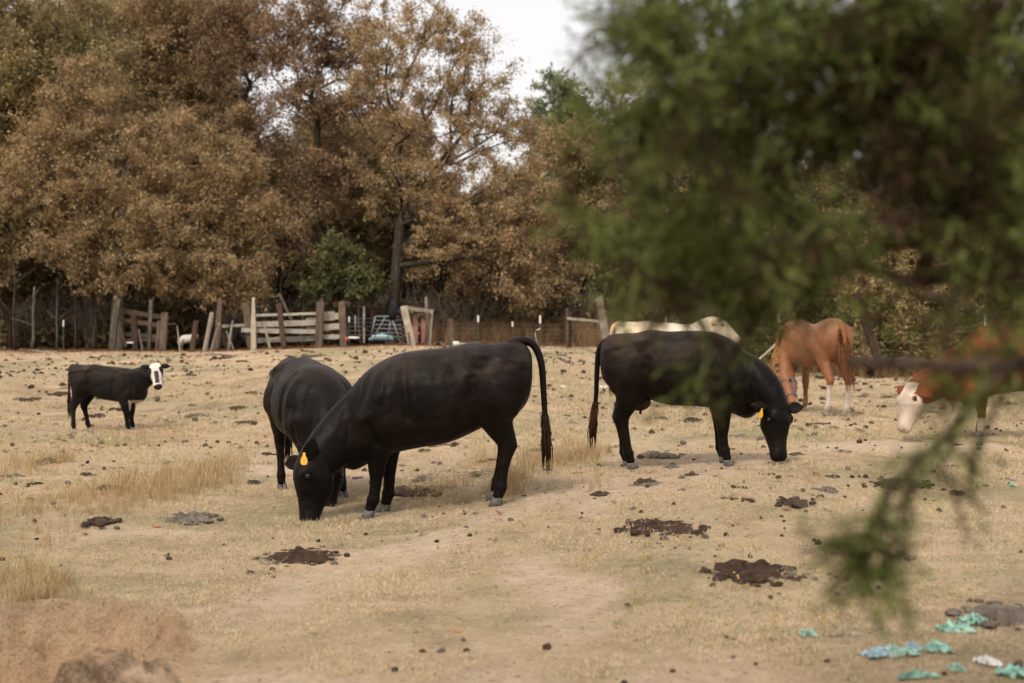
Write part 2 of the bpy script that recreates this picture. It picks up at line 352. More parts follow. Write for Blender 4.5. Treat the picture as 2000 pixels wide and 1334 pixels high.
# ------------------------------------------------------------------ ground sheet
def build_ground():
    fine = np.arange(-25, 25.01, .13); rest = np.concatenate([np.arange(28, 334, 3.0)])
    ang = np.radians(np.concatenate([fine, rest]))
    rad = np.concatenate([np.exp(np.linspace(math.log(.4), math.log(4.3), 14))[:-1], np.exp(np.linspace(math.log(4.3), math.log(46), 330))[:-1], np.exp(np.linspace(math.log(46), math.log(900), 46))])
    A, D = np.meshgrid(ang, rad); X = (D*np.sin(A)).ravel(); Y = (D*np.cos(A)).ravel()
    Z = gz(X, Y); X = np.append(X, 0); Y = np.append(Y, 0); Z = np.append(Z, float(Z[:len(ang)].mean()))
    na, nr = len(ang), len(rad); i = np.arange(nr-1)[:, None]*na; j = np.arange(na)[None]; j2 = (j+1) % na
    F = np.stack([(i+j), (i+na+j), (i+na+j2), (i+j2)], -1).reshape(-1, 4)
    me = np_mesh('ground', np.stack([X, Y, Z], 1), F[:, ::-1], True)
    hole = MB()
    # masks: bare dirt / leaf litter / trampled dung
    u = X/np.maximum(Y, 1)
    n = fbm(X, Y, .8, 4, 5); n_ = fbm(X, Y, 3, 3, 15); bare = bare_mask(X, Y)
    edge = 40+6*(u*0)+np.where(u > .12, -7*np.clip((u-.12)*8, 0, 1), 0)+1.2*n
    lit = np.clip((Y-edge-1.5)/1.6, 0, 1)*np.where(np.abs(u) < .45, 1, 1)
    tr = np.clip(1-np.abs(Y-25)/9, 0, 1)*np.clip(.25+1.6*n_+.4*n, 0, 1)*.75
    tr = np.maximum(tr, .9*np.exp(-(((X+.35)/.8)**2+((Y-13.3)/1.0)**2))*np.clip(.6+n_*1.5, 0, 1))
    steep = np.clip(1.6*(fbm(X, Y, 8, 3, 71)+.45), 0, 1)*np.clip((1.25-np.sqrt(((X+1.66)/.27)**2+((Y-5.68)/.33)**2))*3, 0, 1); tr = np.maximum(tr, .85*steep); tr = np.maximum(tr, .28*np.clip(1-np.abs(1-np.sqrt(((X+2.25)/.66)**2+((Y-6.35)/1.0)**2))*5+n_, 0, 1))
    col = np.stack([bare, lit, tr, np.clip((1.15-np.sqrt(((X+2.2)/.75)**2+((Y-6.2)/1.1)**2)+.3*n_)*2, 0, 1)], 1).astype(np.float32)
    a = me.color_attributes.new('mask', 'FLOAT_COLOR', 'POINT'); a.data.foreach_set('color', col[:len(me.vertices)].ravel())
    o = link('ground', me, MAT['ground']); tag(o, 'sloping pasture of dry straw coloured grass and bare earth', None, None, 'structure')
    return o
build_ground()

# ------------------------------------------------------------------ instanced ground cover (stuff)
def blade_tuft(name, nb, length, width, lean, mat, spread, flowers=0):
    V = []; F = []
    for i in range(nb):
        a = random.uniform(0, 2*math.pi); r = spread*math.sqrt(random.random()); x, y = r*math.cos(a), r*math.sin(a)
        L = length*random.uniform(.45, 1.1); th = random.uniform(0, 2*math.pi); ln = lean*random.uniform(.2, 1.3)
        d1 = Vector((math.cos(th)*ln, math.sin(th)*ln, 1)).normalized()
        d2 = Vector((math.cos(th)*ln*2.2, math.sin(th)*ln*2.2, .8)).normalized()
        s_ = Vector((-math.sin(th+random.uniform(-1, 1)), math.cos(th), 0)).normalized()*width*.5*random.uniform(.6, 1.2)
        p0 = Vector((x, y, -.01)); p1 = p0+d1*L*.55; p2 = p1+d2*L*.45; b = len(V)
        V += [p0-s_, p0+s_, p1+s_*.7, p1-s_*.7, p2, p2]; F += [(b, b+1, b+2, b+3), (b+3, b+2, b+4, b+5)]
    me = bpy.data.meshes.new(name); me.from_pydata([tuple(v) for v in V], [], F); me.materials.append(mat)
    if flowers:
        me.materials.append(MAT['flower'])
        import bmesh
        bm = bmesh.new(); bm.from_mesh(me)
        for i in range(flowers):
            p = Vector((random.uniform(-1, 1)*spread*1.6, random.uniform(-1, 1)*spread*1.6, length*random.uniform(.6, 1.0)))
            s = random.uniform(.006, .014); q = [p+Vector((s, 0, 0)), p+Vector((0, s, s*.5)), p+Vector((-s, 0, 0)), p+Vector((0, -s, s*.5)), p+Vector((0, 0, s*1.4))]
            vs = [bm.verts.new(v) for v in q]
            for k in range(4): f = bm.faces.new((vs[k], vs[(k+1) % 4], vs[4])); f.material_index = 1
            f = bm.faces.new(vs[:4]); f.material_index = 1
        bm.to_mesh(me); bm.free()
    return bpy.data.objects.new(name, me)
def scatter(name, label, P, S, srcs, tilt=.15, extra=0):
    """one object whose points carry instances of the source meshes"""
    n = len(P); me = bpy.data.meshes.new(name); me.vertices.add(n); me.vertices.foreach_set('co', np.asarray(P, np.float32).ravel())
    rot = np.stack([rng.normal(0, tilt, n), rng.normal(0, tilt, n), rng.uniform(0, 6.28, n)], 1).astype(np.float32)
    a = me.attributes.new('rot', 'FLOAT_VECTOR', 'POINT'); a.data.foreach_set('vector', rot.ravel())
    a = me.attributes.new('scl', 'FLOAT', 'POINT'); a.data.foreach_set('value', np.asarray(S, np.float32))
    o = link(name, me); tag(o, label, None, None, 'stuff')
    ng = bpy.data.node_groups.new(name, 'GeometryNodeTree')
    ng.interface.new_socket('Geometry', in_out='INPUT', socket_type='NodeSocketGeometry'); ng.interface.new_socket('Geometry', in_out='OUTPUT', socket_type='NodeSocketGeometry')
    gi = ng.nodes.new('NodeGroupInput'); go = ng.nodes.new('NodeGroupOutput'); jn = ng.nodes.new('GeometryNodeJoinGeometry')
    for s_ in srcs:
        oi = ng.nodes.new('GeometryNodeObjectInfo'); oi.inputs[0].default_value = s_; gi_ = ng.nodes.new('GeometryNodeGeometryToInstance')
        ng.links.new(oi.outputs['Geometry'], gi_.inputs[0]); ng.links.new(gi_.outputs[0], jn.inputs[0])
    ip = ng.nodes.new('GeometryNodeInstanceOnPoints'); ip.inputs['Pick Instance'].default_value = True
    mp = ng.nodes.new('GeometryNodeMeshToPoints'); ng.links.new(gi.outputs[0], mp.inputs[0]); ng.links.new(mp.outputs[0], ip.inputs['Points']); ng.links.new(jn.outputs[0], ip.inputs['Instance'])
    r_ = ng.nodes.new('GeometryNodeInputNamedAttribute'); r_.data_type = 'FLOAT_VECTOR'; r_.inputs[0].default_value = 'rot'
    e2r = ng.nodes.new('FunctionNodeEulerToRotation'); ng.links.new(r_.outputs[0], e2r.inputs[0]); ng.links.new(e2r.outputs[0], ip.inputs['Rotation'])
    s2 = ng.nodes.new('GeometryNodeInputNamedAttribute'); s2.data_type = 'FLOAT'; s2.inputs[0].default_value = 'scl'; ng.links.new(s2.outputs[0], ip.inputs['Scale'])
    ng.links.new(ip.outputs[0], go.inputs[0])
    md = o.modifiers.new('scatter', 'NODES'); md.node_group = ng
    return o
def wedge(n, y0, y1, power=1.0, half=.42):
    """random ground points, denser close by"""
    t = rng.random(n)
    y = np.exp(np.log(y0)+t*(np.log(y1)-np.log(y0))) if power == 0 else (y0**power+t*(y1**power-y0**power))**(1/power)
    return rng.uniform(-half, half, n)*y, y
turf = [blade_tuft('turf_tuft', 16, .045, .0035, 1.1, MAT['straw'], .05) for _ in range(5)]
x, y = wedge(150000, 4.6, 30, .6)
bm0 = bare_mask(x, y); dn = fbm(x, y, 1.2, 3, 55)+.6*fbm(x, y, 5, 2, 58)
k = rng.random(len(x)) < np.clip(.75+1.1*dn, .12, 1)*(1-.93*bm0); x, y, dn, bm0 = x[k], y[k], dn[k], bm0[k]
scatter('dry_turf', 'short dry straw turf covering the pasture', np.stack([x, y, gz(x, y)], 1), rng.uniform(.35, 1.0, len(x))*(.5+.6*np.clip(.5+dn, 0, 1))*(1-.5*bm0)*np.clip(y/9, 1, 2.2), turf, .35)
gt = [blade_tuft('green_tuft', 14, .04, .004, 1.0, MAT['greengrass'], .05) for _ in range(3)]
x, y = wedge(26000, 4.8, 26, .6); k = (fbm(x, y, .9, 3, 155) > .12) & (bare_mask(x, y) < .3); x, y = x[k], y[k]
scatter('green_turf', 'faded green grass growing through the straw in patches', np.stack([x, y, gz(x, y)], 1), rng.uniform(.4, 1.0, len(x))*np.clip(y/9, 1, 2), gt, .3)
def region(px, py, rx, ry, n):
    """points inside an ellipse of ground around a place"""
    c = onground(px, py); e = onground(px+rx, py); up = onground(px, py-ry); dn = onground(px, min(1334, py+ry))
    hx = abs(e.x-c.x); hy = abs(up.y-dn.y)/2; a = rng.uniform(0, 2*np.pi, n); r = np.sqrt(rng.random(n))*(.6+.4*rng.random(n))
    return c.x+hx*r*np.cos(a), (up.y+dn.y)/2+hy*r*np.sin(a)
tall = [blade_tuft('tall_tuft', 15, .24, .0042, .42, MAT['tall'], .05) for _ in range(4)]+[blade_tuft('tall_tuft', 12, .32, .004, .3, MAT['tall'], .04, 2)]
xs, ys, ss = [], [], []
for px, py, rx, ry, n, s in [(330,950,160,40,270,.95),(220,985,150,40,190,.7),(420,925,90,25,120,.9),(40,920,70,30,120,.9),(60,1000,90,40,120,.7),(250,870,110,25,120,.7),(30,1130,50,20,40,.8),
                             (90,1150,45,14,40,.8),(180,1262,60,14,26,.35),(60,1160,90,12,40,.5),(110,1165,110,14,70,.45),(215,1262,40,12,18,.3),(20,1195,40,30,45,1.0),(985,965,45,18,60,1.0),(930,905,50,14,26,.8),(1060,905,80,16,110,.9),(1130,895,50,14,70,.8),(860,955,70,12,60,.6),(1000,940,35,10,30,1.1),
                             (1170,885,40,12,50,.7),(840,985,90,16,50,.5),(700,980,90,18,40,.4),(1150,950,60,14,25,.6),(300,840,70,14,70,.6),(1250,895,60,12,30,.5),(90,1050,80,30,60,.5),(1110,870,40,8,30,.6)]:
    a, b = region(px, py, rx, ry, n); xs.append(a); ys.append(b); ss.append(rng.uniform(.35, 1.1, n)*s)
x, y, s = map(np.concatenate, (xs, ys, ss))
scatter('tall_dry_grass', 'tall golden dry grass and weeds standing in patches', np.stack([x, y, gz(x, y)], 1), s, tall, .12)
weed = [blade_tuft('weed', 9, .11, .006, .9, MAT['tall'], .03, 3), blade_tuft('weed', 12, .08, .006, 1.2, MAT['olive'], .04)]
x, y = wedge(2600, 6, 28, .8); k = fbm(x, y, .7, 2, 77) > .05
scatter('low_weeds', 'low weeds with small yellow flowers in the pasture', np.stack([x[k], y[k], gz(x[k], y[k])], 1), rng.uniform(.35, .95, k.sum()), weed, .2)
# fallen leaves at the wood edge and a few in the field
lf = MB(); lf.add([(0, -.03, 0), (.04, 0, .012), (0, .03, .004), (-.04, 0, .015)], [(0, 1, 2, 3)])
lm = lf.mesh('fallen_leaf'); lm.materials.append(MAT['fallen']); lfo = bpy.data.objects.new('fallen_leaf', lm)
x = rng.uniform(-18, 14, 16000); y = 40+rng.normal(0, 1, 16000)+rng.uniform(0, 14, 16000); 
x2, y2 = wedge(260, 7, 38, 1.2); x = np.append(x, x2); y = np.append(y, y2)
scatter('fallen_leaves', 'brown fallen leaves lying along the edge of the wood', np.stack([x, y, gz(x, y)+.01], 1), rng.uniform(.35, 1.0, len(x)), [lfo], .35)

# ------------------------------------------------------------------ trees
def leaves_np(P, size, droop=.25, wid=.8):
    n = len(P); a = rng.normal(0, 1, (n, 3)); a[:, 2] -= droop*2; a /= np.linalg.norm(a, axis=1)[:, None]
    b = rng.normal(0, 1, (n, 3)); b = np.cross(a, b); b /= np.linalg.norm(b, axis=1)[:, None]
    s = (size*(.4+1.15*rng.random(n)**1.3))[:, None]; c = np.cross(a, b)
    V = np.stack([P-b*s*wid*.45, P+b*s*wid*.45+c*s*.1, P+a*s*1.15], 1).reshape(-1, 3)
    return V, np.arange(n*3).reshape(-1, 3)
def grow(base, trunk, env, ncl, r0, rmax, twigs, lpt, leaf, spread, flat=.75, seed=1, droop=.2, shell=.42):
    """trunk: list of offsets from base; env: ellipsoids (centre, radii) the crown fills. Returns (MB wood, leaf verts, faces)"""
    g = np.random.default_rng(seed)
    nodes = [np.array(p, float) for p in trunk]; par = [-1]+list(range(len(nodes)-1)); plen = [0.0]
    for i in range(1, len(nodes)): plen.append(plen[-1]+np.linalg.norm(nodes[i]-nodes[i-1])*.2)
    attach_from = max(1, len(nodes)//3)
    vol = np.array([np.prod(r) for c, r in env]); pick = g.choice(len(env), ncl, p=vol**.8/np.sum(vol**.8)); cs = []
    for k_ in pick:
        c, r = env[k_]; d = g.normal(0, 1, 3); d /= np.linalg.norm(d); cs.append(np.array(c)+np.array(r)*d*g.random()**shell*g.uniform(.85, 1.18))
    cs = np.array(cs); o = np.argsort(np.linalg.norm(cs-nodes[-1], axis=1)); ends = []
    N = np.array(nodes)
    for c in cs[o]:
        d = np.linalg.norm(N[attach_from:]-c, axis=1)+.35*np.array(plen[attach_from:])+np.maximum(0, N[attach_from:, 2]-c[2]+.2)*.8
        j = int(np.argmin(d))+attach_from; L = np.linalg.norm(c-N[j]); nseg = max(1, int(L/.9)); last = j
        side = g.normal(0, .10*L, 3)
        for q in range(1, nseg+1):
            t = q/nseg; p = N[j]*(1-t)+c*t+side*math.sin(math.pi*t)+np.array([0, 0, .10*L*math.sin(math.pi*t)])
            if q < nseg: p = p+g.normal(0, .05, 3)
            nodes.append(p); par.append(last); plen.append(plen[last]+np.linalg.norm(p-nodes[last])); last = len(nodes)-1
        N = np.array(nodes); ends.append(last)
    cnt = np.zeros(len(nodes)); cnt[ends] += 1
    for i in range(len(nodes)-1, 0, -1):
        if par[i] >= 0: cnt[par[i]] += cnt[i]
    rad = np.minimum(r0*np.maximum(cnt, .6)**.47, rmax)
    for i in range(len(trunk)): rad[i] = max(rad[i], rmax*(1-.45*i/max(1, len(trunk)-1))*(1.35 if i == 0 else 1)) if i < len(trunk)-1 or len(trunk) > 1 else rmax
    kids = {}
    for i in range(1, len(nodes)): kids.setdefault(par[i], []).append(i)
    wood = MB(); started = [(0, None)]
    while started:
        i, p = started.pop(); ch = [p, i] if p is not None else [i]
        while i in kids:
            ks = sorted(kids[i], key=lambda q: -cnt[q] - (1e6 if q < len(trunk) else 0))
            for q in ks[1:]: started.append((q, i))
            i = ks[0]; ch.append(i)
        rr = [rad[q] for q in ch]
        if p is not None: rr[0] = min(rr[0], rr[1]*1.25)
        rr[-1] *= .45
        wood.tube([nodes[q] for q in ch], rr, 8 if rr[0] > .12 else (5 if rr[0] > .035 else 3), False)
    E = np.array([nodes[e] for e in ends]); D = np.array([nodes[e]-nodes[par[e]] for e in ends]); D /= np.maximum(np.linalg.norm(D, axis=1), 1e-3)[:, None]
    TW = np.repeat(np.arange(len(E)), twigs); n = len(TW); off = g.normal(0, 1, (n, 3)); off /= np.linalg.norm(off, axis=1)[:, None]
    off = off*(spread*g.uniform(.4, 1.35, n))[:, None]; off[:, 2] *= flat; off += D[TW]*spread*.45; off[:, 2] -= droop*spread*.6*g.random(n)
    mid = E[TW]+off*.5+g.normal(0, .05, (n, 3))*spread+np.array([0, 0, .08*spread]); tip = E[TW]+off
    LP = []
    wt = g.random(n)**2.2+.02; cw = g.random(len(E))**.8+.15; wt = wt*cw[TW]; wt /= wt.sum(); pick = g.choice(n, n*lpt, p=wt) if lpt else np.zeros(0, int)
    t = g.uniform(.15, 1.05, len(pick))[:, None]; LP.append(np.where(t < .5, E[TW[pick]]+(mid[pick]-E[TW[pick]])*t*2, mid[pick]+(tip[pick]-mid[pick])*(t*2-1))+g.normal(0, .09*spread+.02, (len(pick), 3)))
    # twigs as thin three sided slivers
    s = r0*1.15; o1 = np.array([s, 0, 0]); o2 = np.array([-s*.5, s*.86, 0]); o3 = np.array([-s*.5, -s*.86, s*.3])
    Vt = np.stack([E[TW]+o1, E[TW]+o2, E[TW]+o3, mid+o1*.7, mid+o2*.7, mid+o3*.7, tip], 1).reshape(-1, 3); b = (np.arange(n)*7)[:, None]
    Ft = np.concatenate([b+np.array([[0, 1, 4]]), b+np.array([[0, 4, 3]]), b+np.array([[1, 2, 5]]), b+np.array([[1, 5, 4]]), b+np.array([[3, 4, 6]]), b+np.array([[4, 5, 6]]), b+np.array([[5, 3, 6]])])
    return wood, (Vt, Ft), leaves_np(np.concatenate(LP), leaf, droop)
def tree(name, label, cat, base, trunk, env, ncl, mats, r0=.012, rmax=.2, twigs=8, lpt=12, leaf=.09, spread=.7, flat=.75, seed=1, group='trees along the edge of the wood', droop=.2, shell=.42):
    """trunk and env in metres relative to base"""
    wood, (Vt, Ft), (Vl, Fl) = grow(base, trunk, env, ncl, r0, rmax, twigs, lpt, leaf, spread, flat, seed, droop, shell)
    t = empty(name, base, label, cat, group)
    wood.build('trunk', MAT[mats[0]], t, True)
    link('twigs', np_mesh('twigs', Vt, Ft), MAT['twig'], t)
    if lpt: link('crown', np_mesh('crown', Vl, Fl), MAT[mats[1]], t)
    return t
def pxtree(name, label, cat, bpx, Y, trunkpx, envpx, ncl, mats, dz=0, **kw):
    """bpx: column of the base; trunkpx: (px, py) up the trunk; envpx: (px, py, rx, ry[, dy]) crown masses"""
    x = (bpx-1000)/FPX*Y; base = Vector((x, Y, g1(x, Y)-.05+dz)); s = FPX/Y
    tr = [(0, 0, 0)]+[tuple(at(a, b, Y)-base) for a, b in trunkpx]; env = []
    for e in envpx:
        c = at(e[0], e[1], Y)-base; rx, ry = e[2]/s, e[3]/s; rd = e[4] if len(e) > 4 else rx*.9
        env.append(((c.x, c.y, c.z), (rx, rd, ry)))
    return tree(name, label, cat, base, tr, env, ncl, mats, **kw)
def copy_tree(t, loc, rz, s, label, group=None, mats=None):
    r = t.copy(); C.objects.link(r); r.location = loc; r.rotation_euler = (0, 0, rz); r.scale = (s, s, s); r['label'] = label
    if group: r['group'] = group
    for ch in list(t.children):
        c = ch.copy(); C.objects.link(c); c.parent = r
        if mats and ch.name.startswith('crown'):
            c.material_slots[0].link = 'OBJECT'; c.material_slots[0].material = MAT[mats]
    return r

T = {}
T['oak'] = pxtree('oak_tree', 'big spreading brown oak whose dome fills the middle of the tree line', 'tree', 765, 47,
    [(768,610),(775,520),(782,440),(785,370)],
    [(820,150,140,160),(925,175,75,110),(870,60,75,50),(730,110,50,130),(800,330,110,90),(985,300,100,110),(1060,400,60,110),(960,420,150,90),(900,500,150,60),(1010,530,130,60),(1080,540,70,40),(830,540,70,30)],
    460, ('bark', 'russet'), r0=.011, rmax=.19, twigs=11, lpt=20, leaf=.068, spread=.58, seed=11, droop=.35, shell=.27)
T['tall'] = pxtree('oak_tree', 'tall slim straight dark trunk with thin red brown crown open to the sky', 'tree', 619, 49,
    [(619,560),(618,460),(617,360),(620,270),(618,200)],
    [(625,110,90,130),(570,180,60,80),(680,90,60,90),(560,60,60,70),(650,210,70,60),(640,330,50,60),(600,420,40,60),(650,480,30,50)], 230, ('bark', 'redbrown'), r0=.0095, rmax=.15, twigs=8, lpt=19, leaf=0.08, spread=.7, seed=12)
T['left'] = pxtree('oak_tree', 'broad russet oak with low drooping boughs above the broken stockade', 'tree', 228, 46,
    [(232,560),(238,450),(245,330)],
    [(230,380,140,90),(350,430,130,70),(430,360,90,80),(180,200,90,90),(60,330,80,70),(330,520,140,50),(450,500,80,60),(420,570,90,24),(150,270,80,80),(400,270,70,60),(200,500,90,70),(130,450,90,70),(520,440,50,50),(310,300,120,80),(470,560,60,30)], 560, ('barkgrey', 'russet'), r0=.0095, rmax=.2, twigs=12, lpt=28, leaf=.068, spread=.60, seed=13, droop=.45)
T['farleft'] = pxtree('oak_tree', 'dense ochre and brown tree filling the far left of the view', 'tree', 8, 48,
    [(5,560),(0,440),(10,330),(20,220)],
    [(40,200,150,160),(70,60,150,110),(-60,330,130,160),(60,400,110,110),(150,130,100,110),(-60,100,120,160),(30,530,90,50)], 460, ('bark', 'ochre'), r0=.010, rmax=.2, twigs=10, lpt=28, leaf=0.085, spread=.8, seed=14)
T['upper'] = pxtree('oak_tree', 'tall orange brown tree behind the drooping oak, its crown reaching the top edge', 'tree', 300, 54,
    [(302,560),(300,430),(305,300),(300,180)],
    [(300,120,130,150),(200,60,100,110),(400,130,90,120),(280,260,130,90),(420,260,90,80),(350,20,120,80)], 400, ('bark', 'russet'), r0=.010, rmax=.2, twigs=10, lpt=28, leaf=0.085, spread=.85, seed=15)
T['mid'] = pxtree('oak_tree', 'half bare reddish tree between the drooping oak and the slim trunk', 'tree', 470, 52,
    [(472,560),(470,430),(475,300),(478,190)],
    [(470,120,70,140),(520,300,60,90),(430,40,60,70),(510,60,60,80),(470,400,90,70),(540,390,60,60)], 240, ('bark', 'redbrown'), r0=.0095, rmax=.15, twigs=9, lpt=24, leaf=0.078, spread=.75, seed=16)
T['yel'] = pxtree('sapling', 'yellow brown young tree between the slim trunk and the domed oak', 'tree', 690, 52,
    [(690,560),(692,480),(695,400)], [(690,360,80,90),(650,430,70,70),(735,420,60,70),(560,470,60,60),(700,290,60,50)], 210, ('barkgrey', 'ochre'), r0=.011, rmax=.08, twigs=9, lpt=20, leaf=.10, spread=.75, seed=17)
T['gshrub'] = pxtree('shrub', 'rounded green shrub at the foot of the slim dark trunk', 'shrub', 668, 46.5,
    [(668,590),(670,560)], [(668,525,38,38),(640,562,34,24),(698,562,34,28),(655,488,20,18)], 90, ('bark', 'green'), r0=.010, rmax=.05, twigs=9, lpt=26, leaf=.10, spread=.5, seed=18)
T['pine'] = pxtree('pine_tree', 'pale green pine rising behind the right shoulder of the domed oak', 'tree', 1085, 72,
    [(1085,500),(1083,380),(1082,280),(1083,200),(1085,165)], [(1083,180,38,28),(1060,215,30,20),(1105,220,36,24),(1085,260,50,26),(1075,310,44,26),(1110,290,30,20)], 100, ('bark', 'pine'), r0=.02, rmax=.2, twigs=9, lpt=16, leaf=.16, spread=.7, seed=19, droop=-.3)
T['cedarfar'] = pxtree('cedar_tree', 'dark green cedar standing beside the pale pine', 'tree', 1140, 60,
    [(1140,520),(1138,420),(1138,320),(1138,240)], [(1138,230,26,34),(1135,290,40,34),(1145,350,46,34),(1135,410,46,34),(1150,470,50,34)], 150, ('bark', 'green'), r0=.015, rmax=.16, twigs=9, lpt=26, leaf=.14, spread=.6, seed=20)
T['bare'] = pxtree('bare_tree', 'nearly leafless grey tree behind the leaning post', 'tree', 1290, 56,
    [(1290,560),(1288,470),(1292,400)], [(1290,330,90,80),(1350,380,60,60),(1230,380,60,60),(1310,430,90,50)], 190, ('barkgrey', 'redbrown'), r0=.013, rmax=.13, twigs=10, lpt=3, leaf=.09, spread=.8, seed=21)
T['olive'] = pxtree('oak_tree', 'olive brown tree behind the white cow', 'tree', 1420, 50,
    [(1420,600),(1418,520),(1422,440)], [(1420,430,110,90),(1340,500,90,70),(1500,500,100,80),(1430,560,140,50),(1260,540,80,60)], 330, ('bark', 'olive'), r0=.009, rmax=.13, twigs=9, lpt=20, leaf=.115, spread=.8, seed=22)
T['thin'] = pxtree('sapling', 'thin pale stemmed sapling by the wood edge', 'tree', 1205, 52,
    [(1205,560),(1203,440),(1206,330),(1204,240)], [(1205,200,50,60),(1190,300,40,60),(1225,380,40,60),(1200,460,50,60)], 120, ('barkgrey', 'redbrown'), r0=.010, rmax=.07, twigs=8, lpt=9, leaf=.085, spread=.6, seed=23)
T['thicket'] = pxtree('thicket_bush', 'tangled yellow green thicket with pale twigs behind the horse', 'bush', 1740, 36,
    [(1740,700),(1742,660)], [(1740,600,90,70),(1690,680,70,44),(1790,680,70,44),(1750,520,60,50)], 190, ('barkgrey', 'ochre'), r0=.008, rmax=.05, twigs=12, lpt=16, leaf=.075, spread=.55, seed=24)
# deeper rows: copies of the same trees, further off
def far_row():
    g = np.random.default_rng(5); used_labels = set()
    ks = ['upper', 'left', 'olive', 'oak', 'mid', 'farleft']
    tones = ['dusk', 'dusk', 'olive', 'redbrown', 'dusk', 'ochre']
    # (column, distance, source, size, tone)
    L = [(-60,58,'olive',1.0,'dusk'),(90,60,'olive',1.1,'dusk'),(200,57,'olive',1.0,'dusk'),(380,60,'olive',1.05,'dusk'),(500,58,'olive',.95,'dusk'),(600,62,'olive',.9,'dusk'),(720,60,'olive',.95,'dusk'),(850,58,'olive',1.0,'dusk'),(980,60,'olive',1.0,'dusk'),(1090,60,'olive',.85,'dusk'),
         (130,52,'gshrub',1.5,'dusk'),(20,47,'gshrub',1.1,'dusk'),(420,50,'gshrub',1.3,'green'),(560,51,'gshrub',1.3,'dusk'),(290,50,'gshrub',1.3,'dusk'),(820,52,'gshrub',1.4,'dusk'),(900,53,'gshrub',1.3,'dusk'),(1010,52,'gshrub',1.4,'dusk'),(1100,50,'gshrub',1.2,'dusk'),(1180,50,'gshrub',1.3,'olive'),
         (-20,56,'upper',.95,'russet'),(150,58,'farleft',1.0,'ochre'),(330,60,'upper',1.05,'ochre'),(60,62,'left',1.3,'russet'),(430,58,'left',1.0,'russet'),(250,64,'left',1.45,'ochre'),(540,60,'yel',1.1,'russet'),(640,58,'yel',1.2,'ochre'),(770,58,'yel',1.2,'russet'),(900,60,'left',.75,'russet'),(1020,58,'left',.75,'russet'),(1120,56,'yel',1.1,'ochre'),
         (1240,60,'left',.9,'olive'),(1340,58,'yel',1.35,'ochre'),(1560,54,'olive',1.1,'ochre'),(1700,52,'olive',1.05,'dusk'),(1850,50,'olive',1.0,'olive'),(1980,48,'olive',1.1,'dusk'),(2120,50,'left',1.0,'russet'),(1640,66,'upper',.62,'redbrown'),(1800,64,'upper',.7,'russet'),(1950,62,'upper',.75,'ochre'),(1500,68,'bare',1.3,'redbrown'),
         (1280,64,'mid',.62,'russet'),(1380,66,'mid',.6,'redbrown'),(-220,52,'left',1.1,'russet'),(-160,60,'upper',1.0,'russet'),(2300,52,'upper',.8,'russet'),(1210,57,'olive',.85,'olive'),(150,68,'upper',1.15,'ochre'),(560,70,'olive',1.0,'ochre'),(880,72,'olive',1.1,'olive')]
    names = {'dusk': 'deep brown', 'olive': 'olive', 'redbrown': 'red brown', 'ochre': 'ochre', 'russet': 'russet', 'green': 'dark green'}
    for i, (px, Y, k_, s, tone) in enumerate(L):
        x = (px-1000)/FPX*Y
        kind = 'shrub' if k_ == 'gshrub' else 'tree'
        near = min([(-20,'the far left edge'),(225,'the pale leaning stockade post'),(366,'the white goat'),(428,'the tall split post'),(490,'the splintered fence post'),(550,'the dark leaning fence post'),(625,'the slim dark trunk'),(668,'the green shrub'),(765,'the domed oak trunk'),(840,'the red door chute'),(934,'the left white capped post'),(1001,'the short white capped post'),(1055,'the post with the rag'),(1108,'the brown rail post'),(1180,'the leaning grey post'),(1300,'the cream cow back'),(1420,'the cream cow head'),(1521,'the post left of the horse'),(1600,'the chestnut horse'),(1700,'the dark leaning split post'),(1850,'the golden thicket'),(1960,'the red cow')], key=lambda q: abs(q[0]-px))[1]
        lab = f'{names[tone]} {"shrub" if kind == "shrub" else "slim tree" if k_ in ("yel", "mid", "bare") else "tree"} {"close" if Y < 56 else "deep" if Y > 61 else "midway"} beyond {near}'
        if lab in used_labels: lab = lab.replace('beyond ', 'near '+'' if False else 'beyond and right of ')
        used_labels.add(lab)
        lab_old = f'{names[tone]} {"understorey shrub" if kind == "shrub" else "tree"} deeper in the wood, '+('left of the stockade' if px < 200 else 'behind the stockade' if px < 480 else 'behind the board fence' if px < 700 else 'behind the metal gate' if px < 860 else 'behind the wire fence' if px < 1200 else 'behind the white cow' if px < 1460 else 'behind the chestnut horse' if px < 1720 else 'behind the red cow')
        c = copy_tree(T[k_], (x, Y, g1(x, Y)-.1), float(g.uniform(0, 6.28)), s, lab, 'understorey shrubs in the wood' if kind == 'shrub' else 'trees deeper in the wood', tone)
        c['category'] = kind
far_row()
for i, (px, Y, s, tone, lab) in enumerate([(1560,37,.9,'olive','tangled olive thicket behind the cream back and the horse'),(1850,36,1.0,'ochre','golden thicket left of the right white capped post'),(1960,37,1.1,'olive','olive thicket rising behind the red cow'),(1660,39,1.2,'ochre','taller yellowish thicket just behind the leaning dark post'),(2080,36,1.1,'olive','olive thicket at the right edge of the view'),(1460,38,.8,'olive','low olive thicket over the back of the cream cow'),(1900,42,1.5,'russet','tall russet thicket deeper behind the red cow'),(1780,44,1.6,'olive','tall olive thicket behind the golden one')]):
    x = (px-1000)/FPX*Y; c = copy_tree(T['thicket'], (x, Y, g1(x, Y)-.05), i*1.3+.5, s, lab, 'thickets on the right', tone)
T['thicket']['group'] = 'thickets on the right'
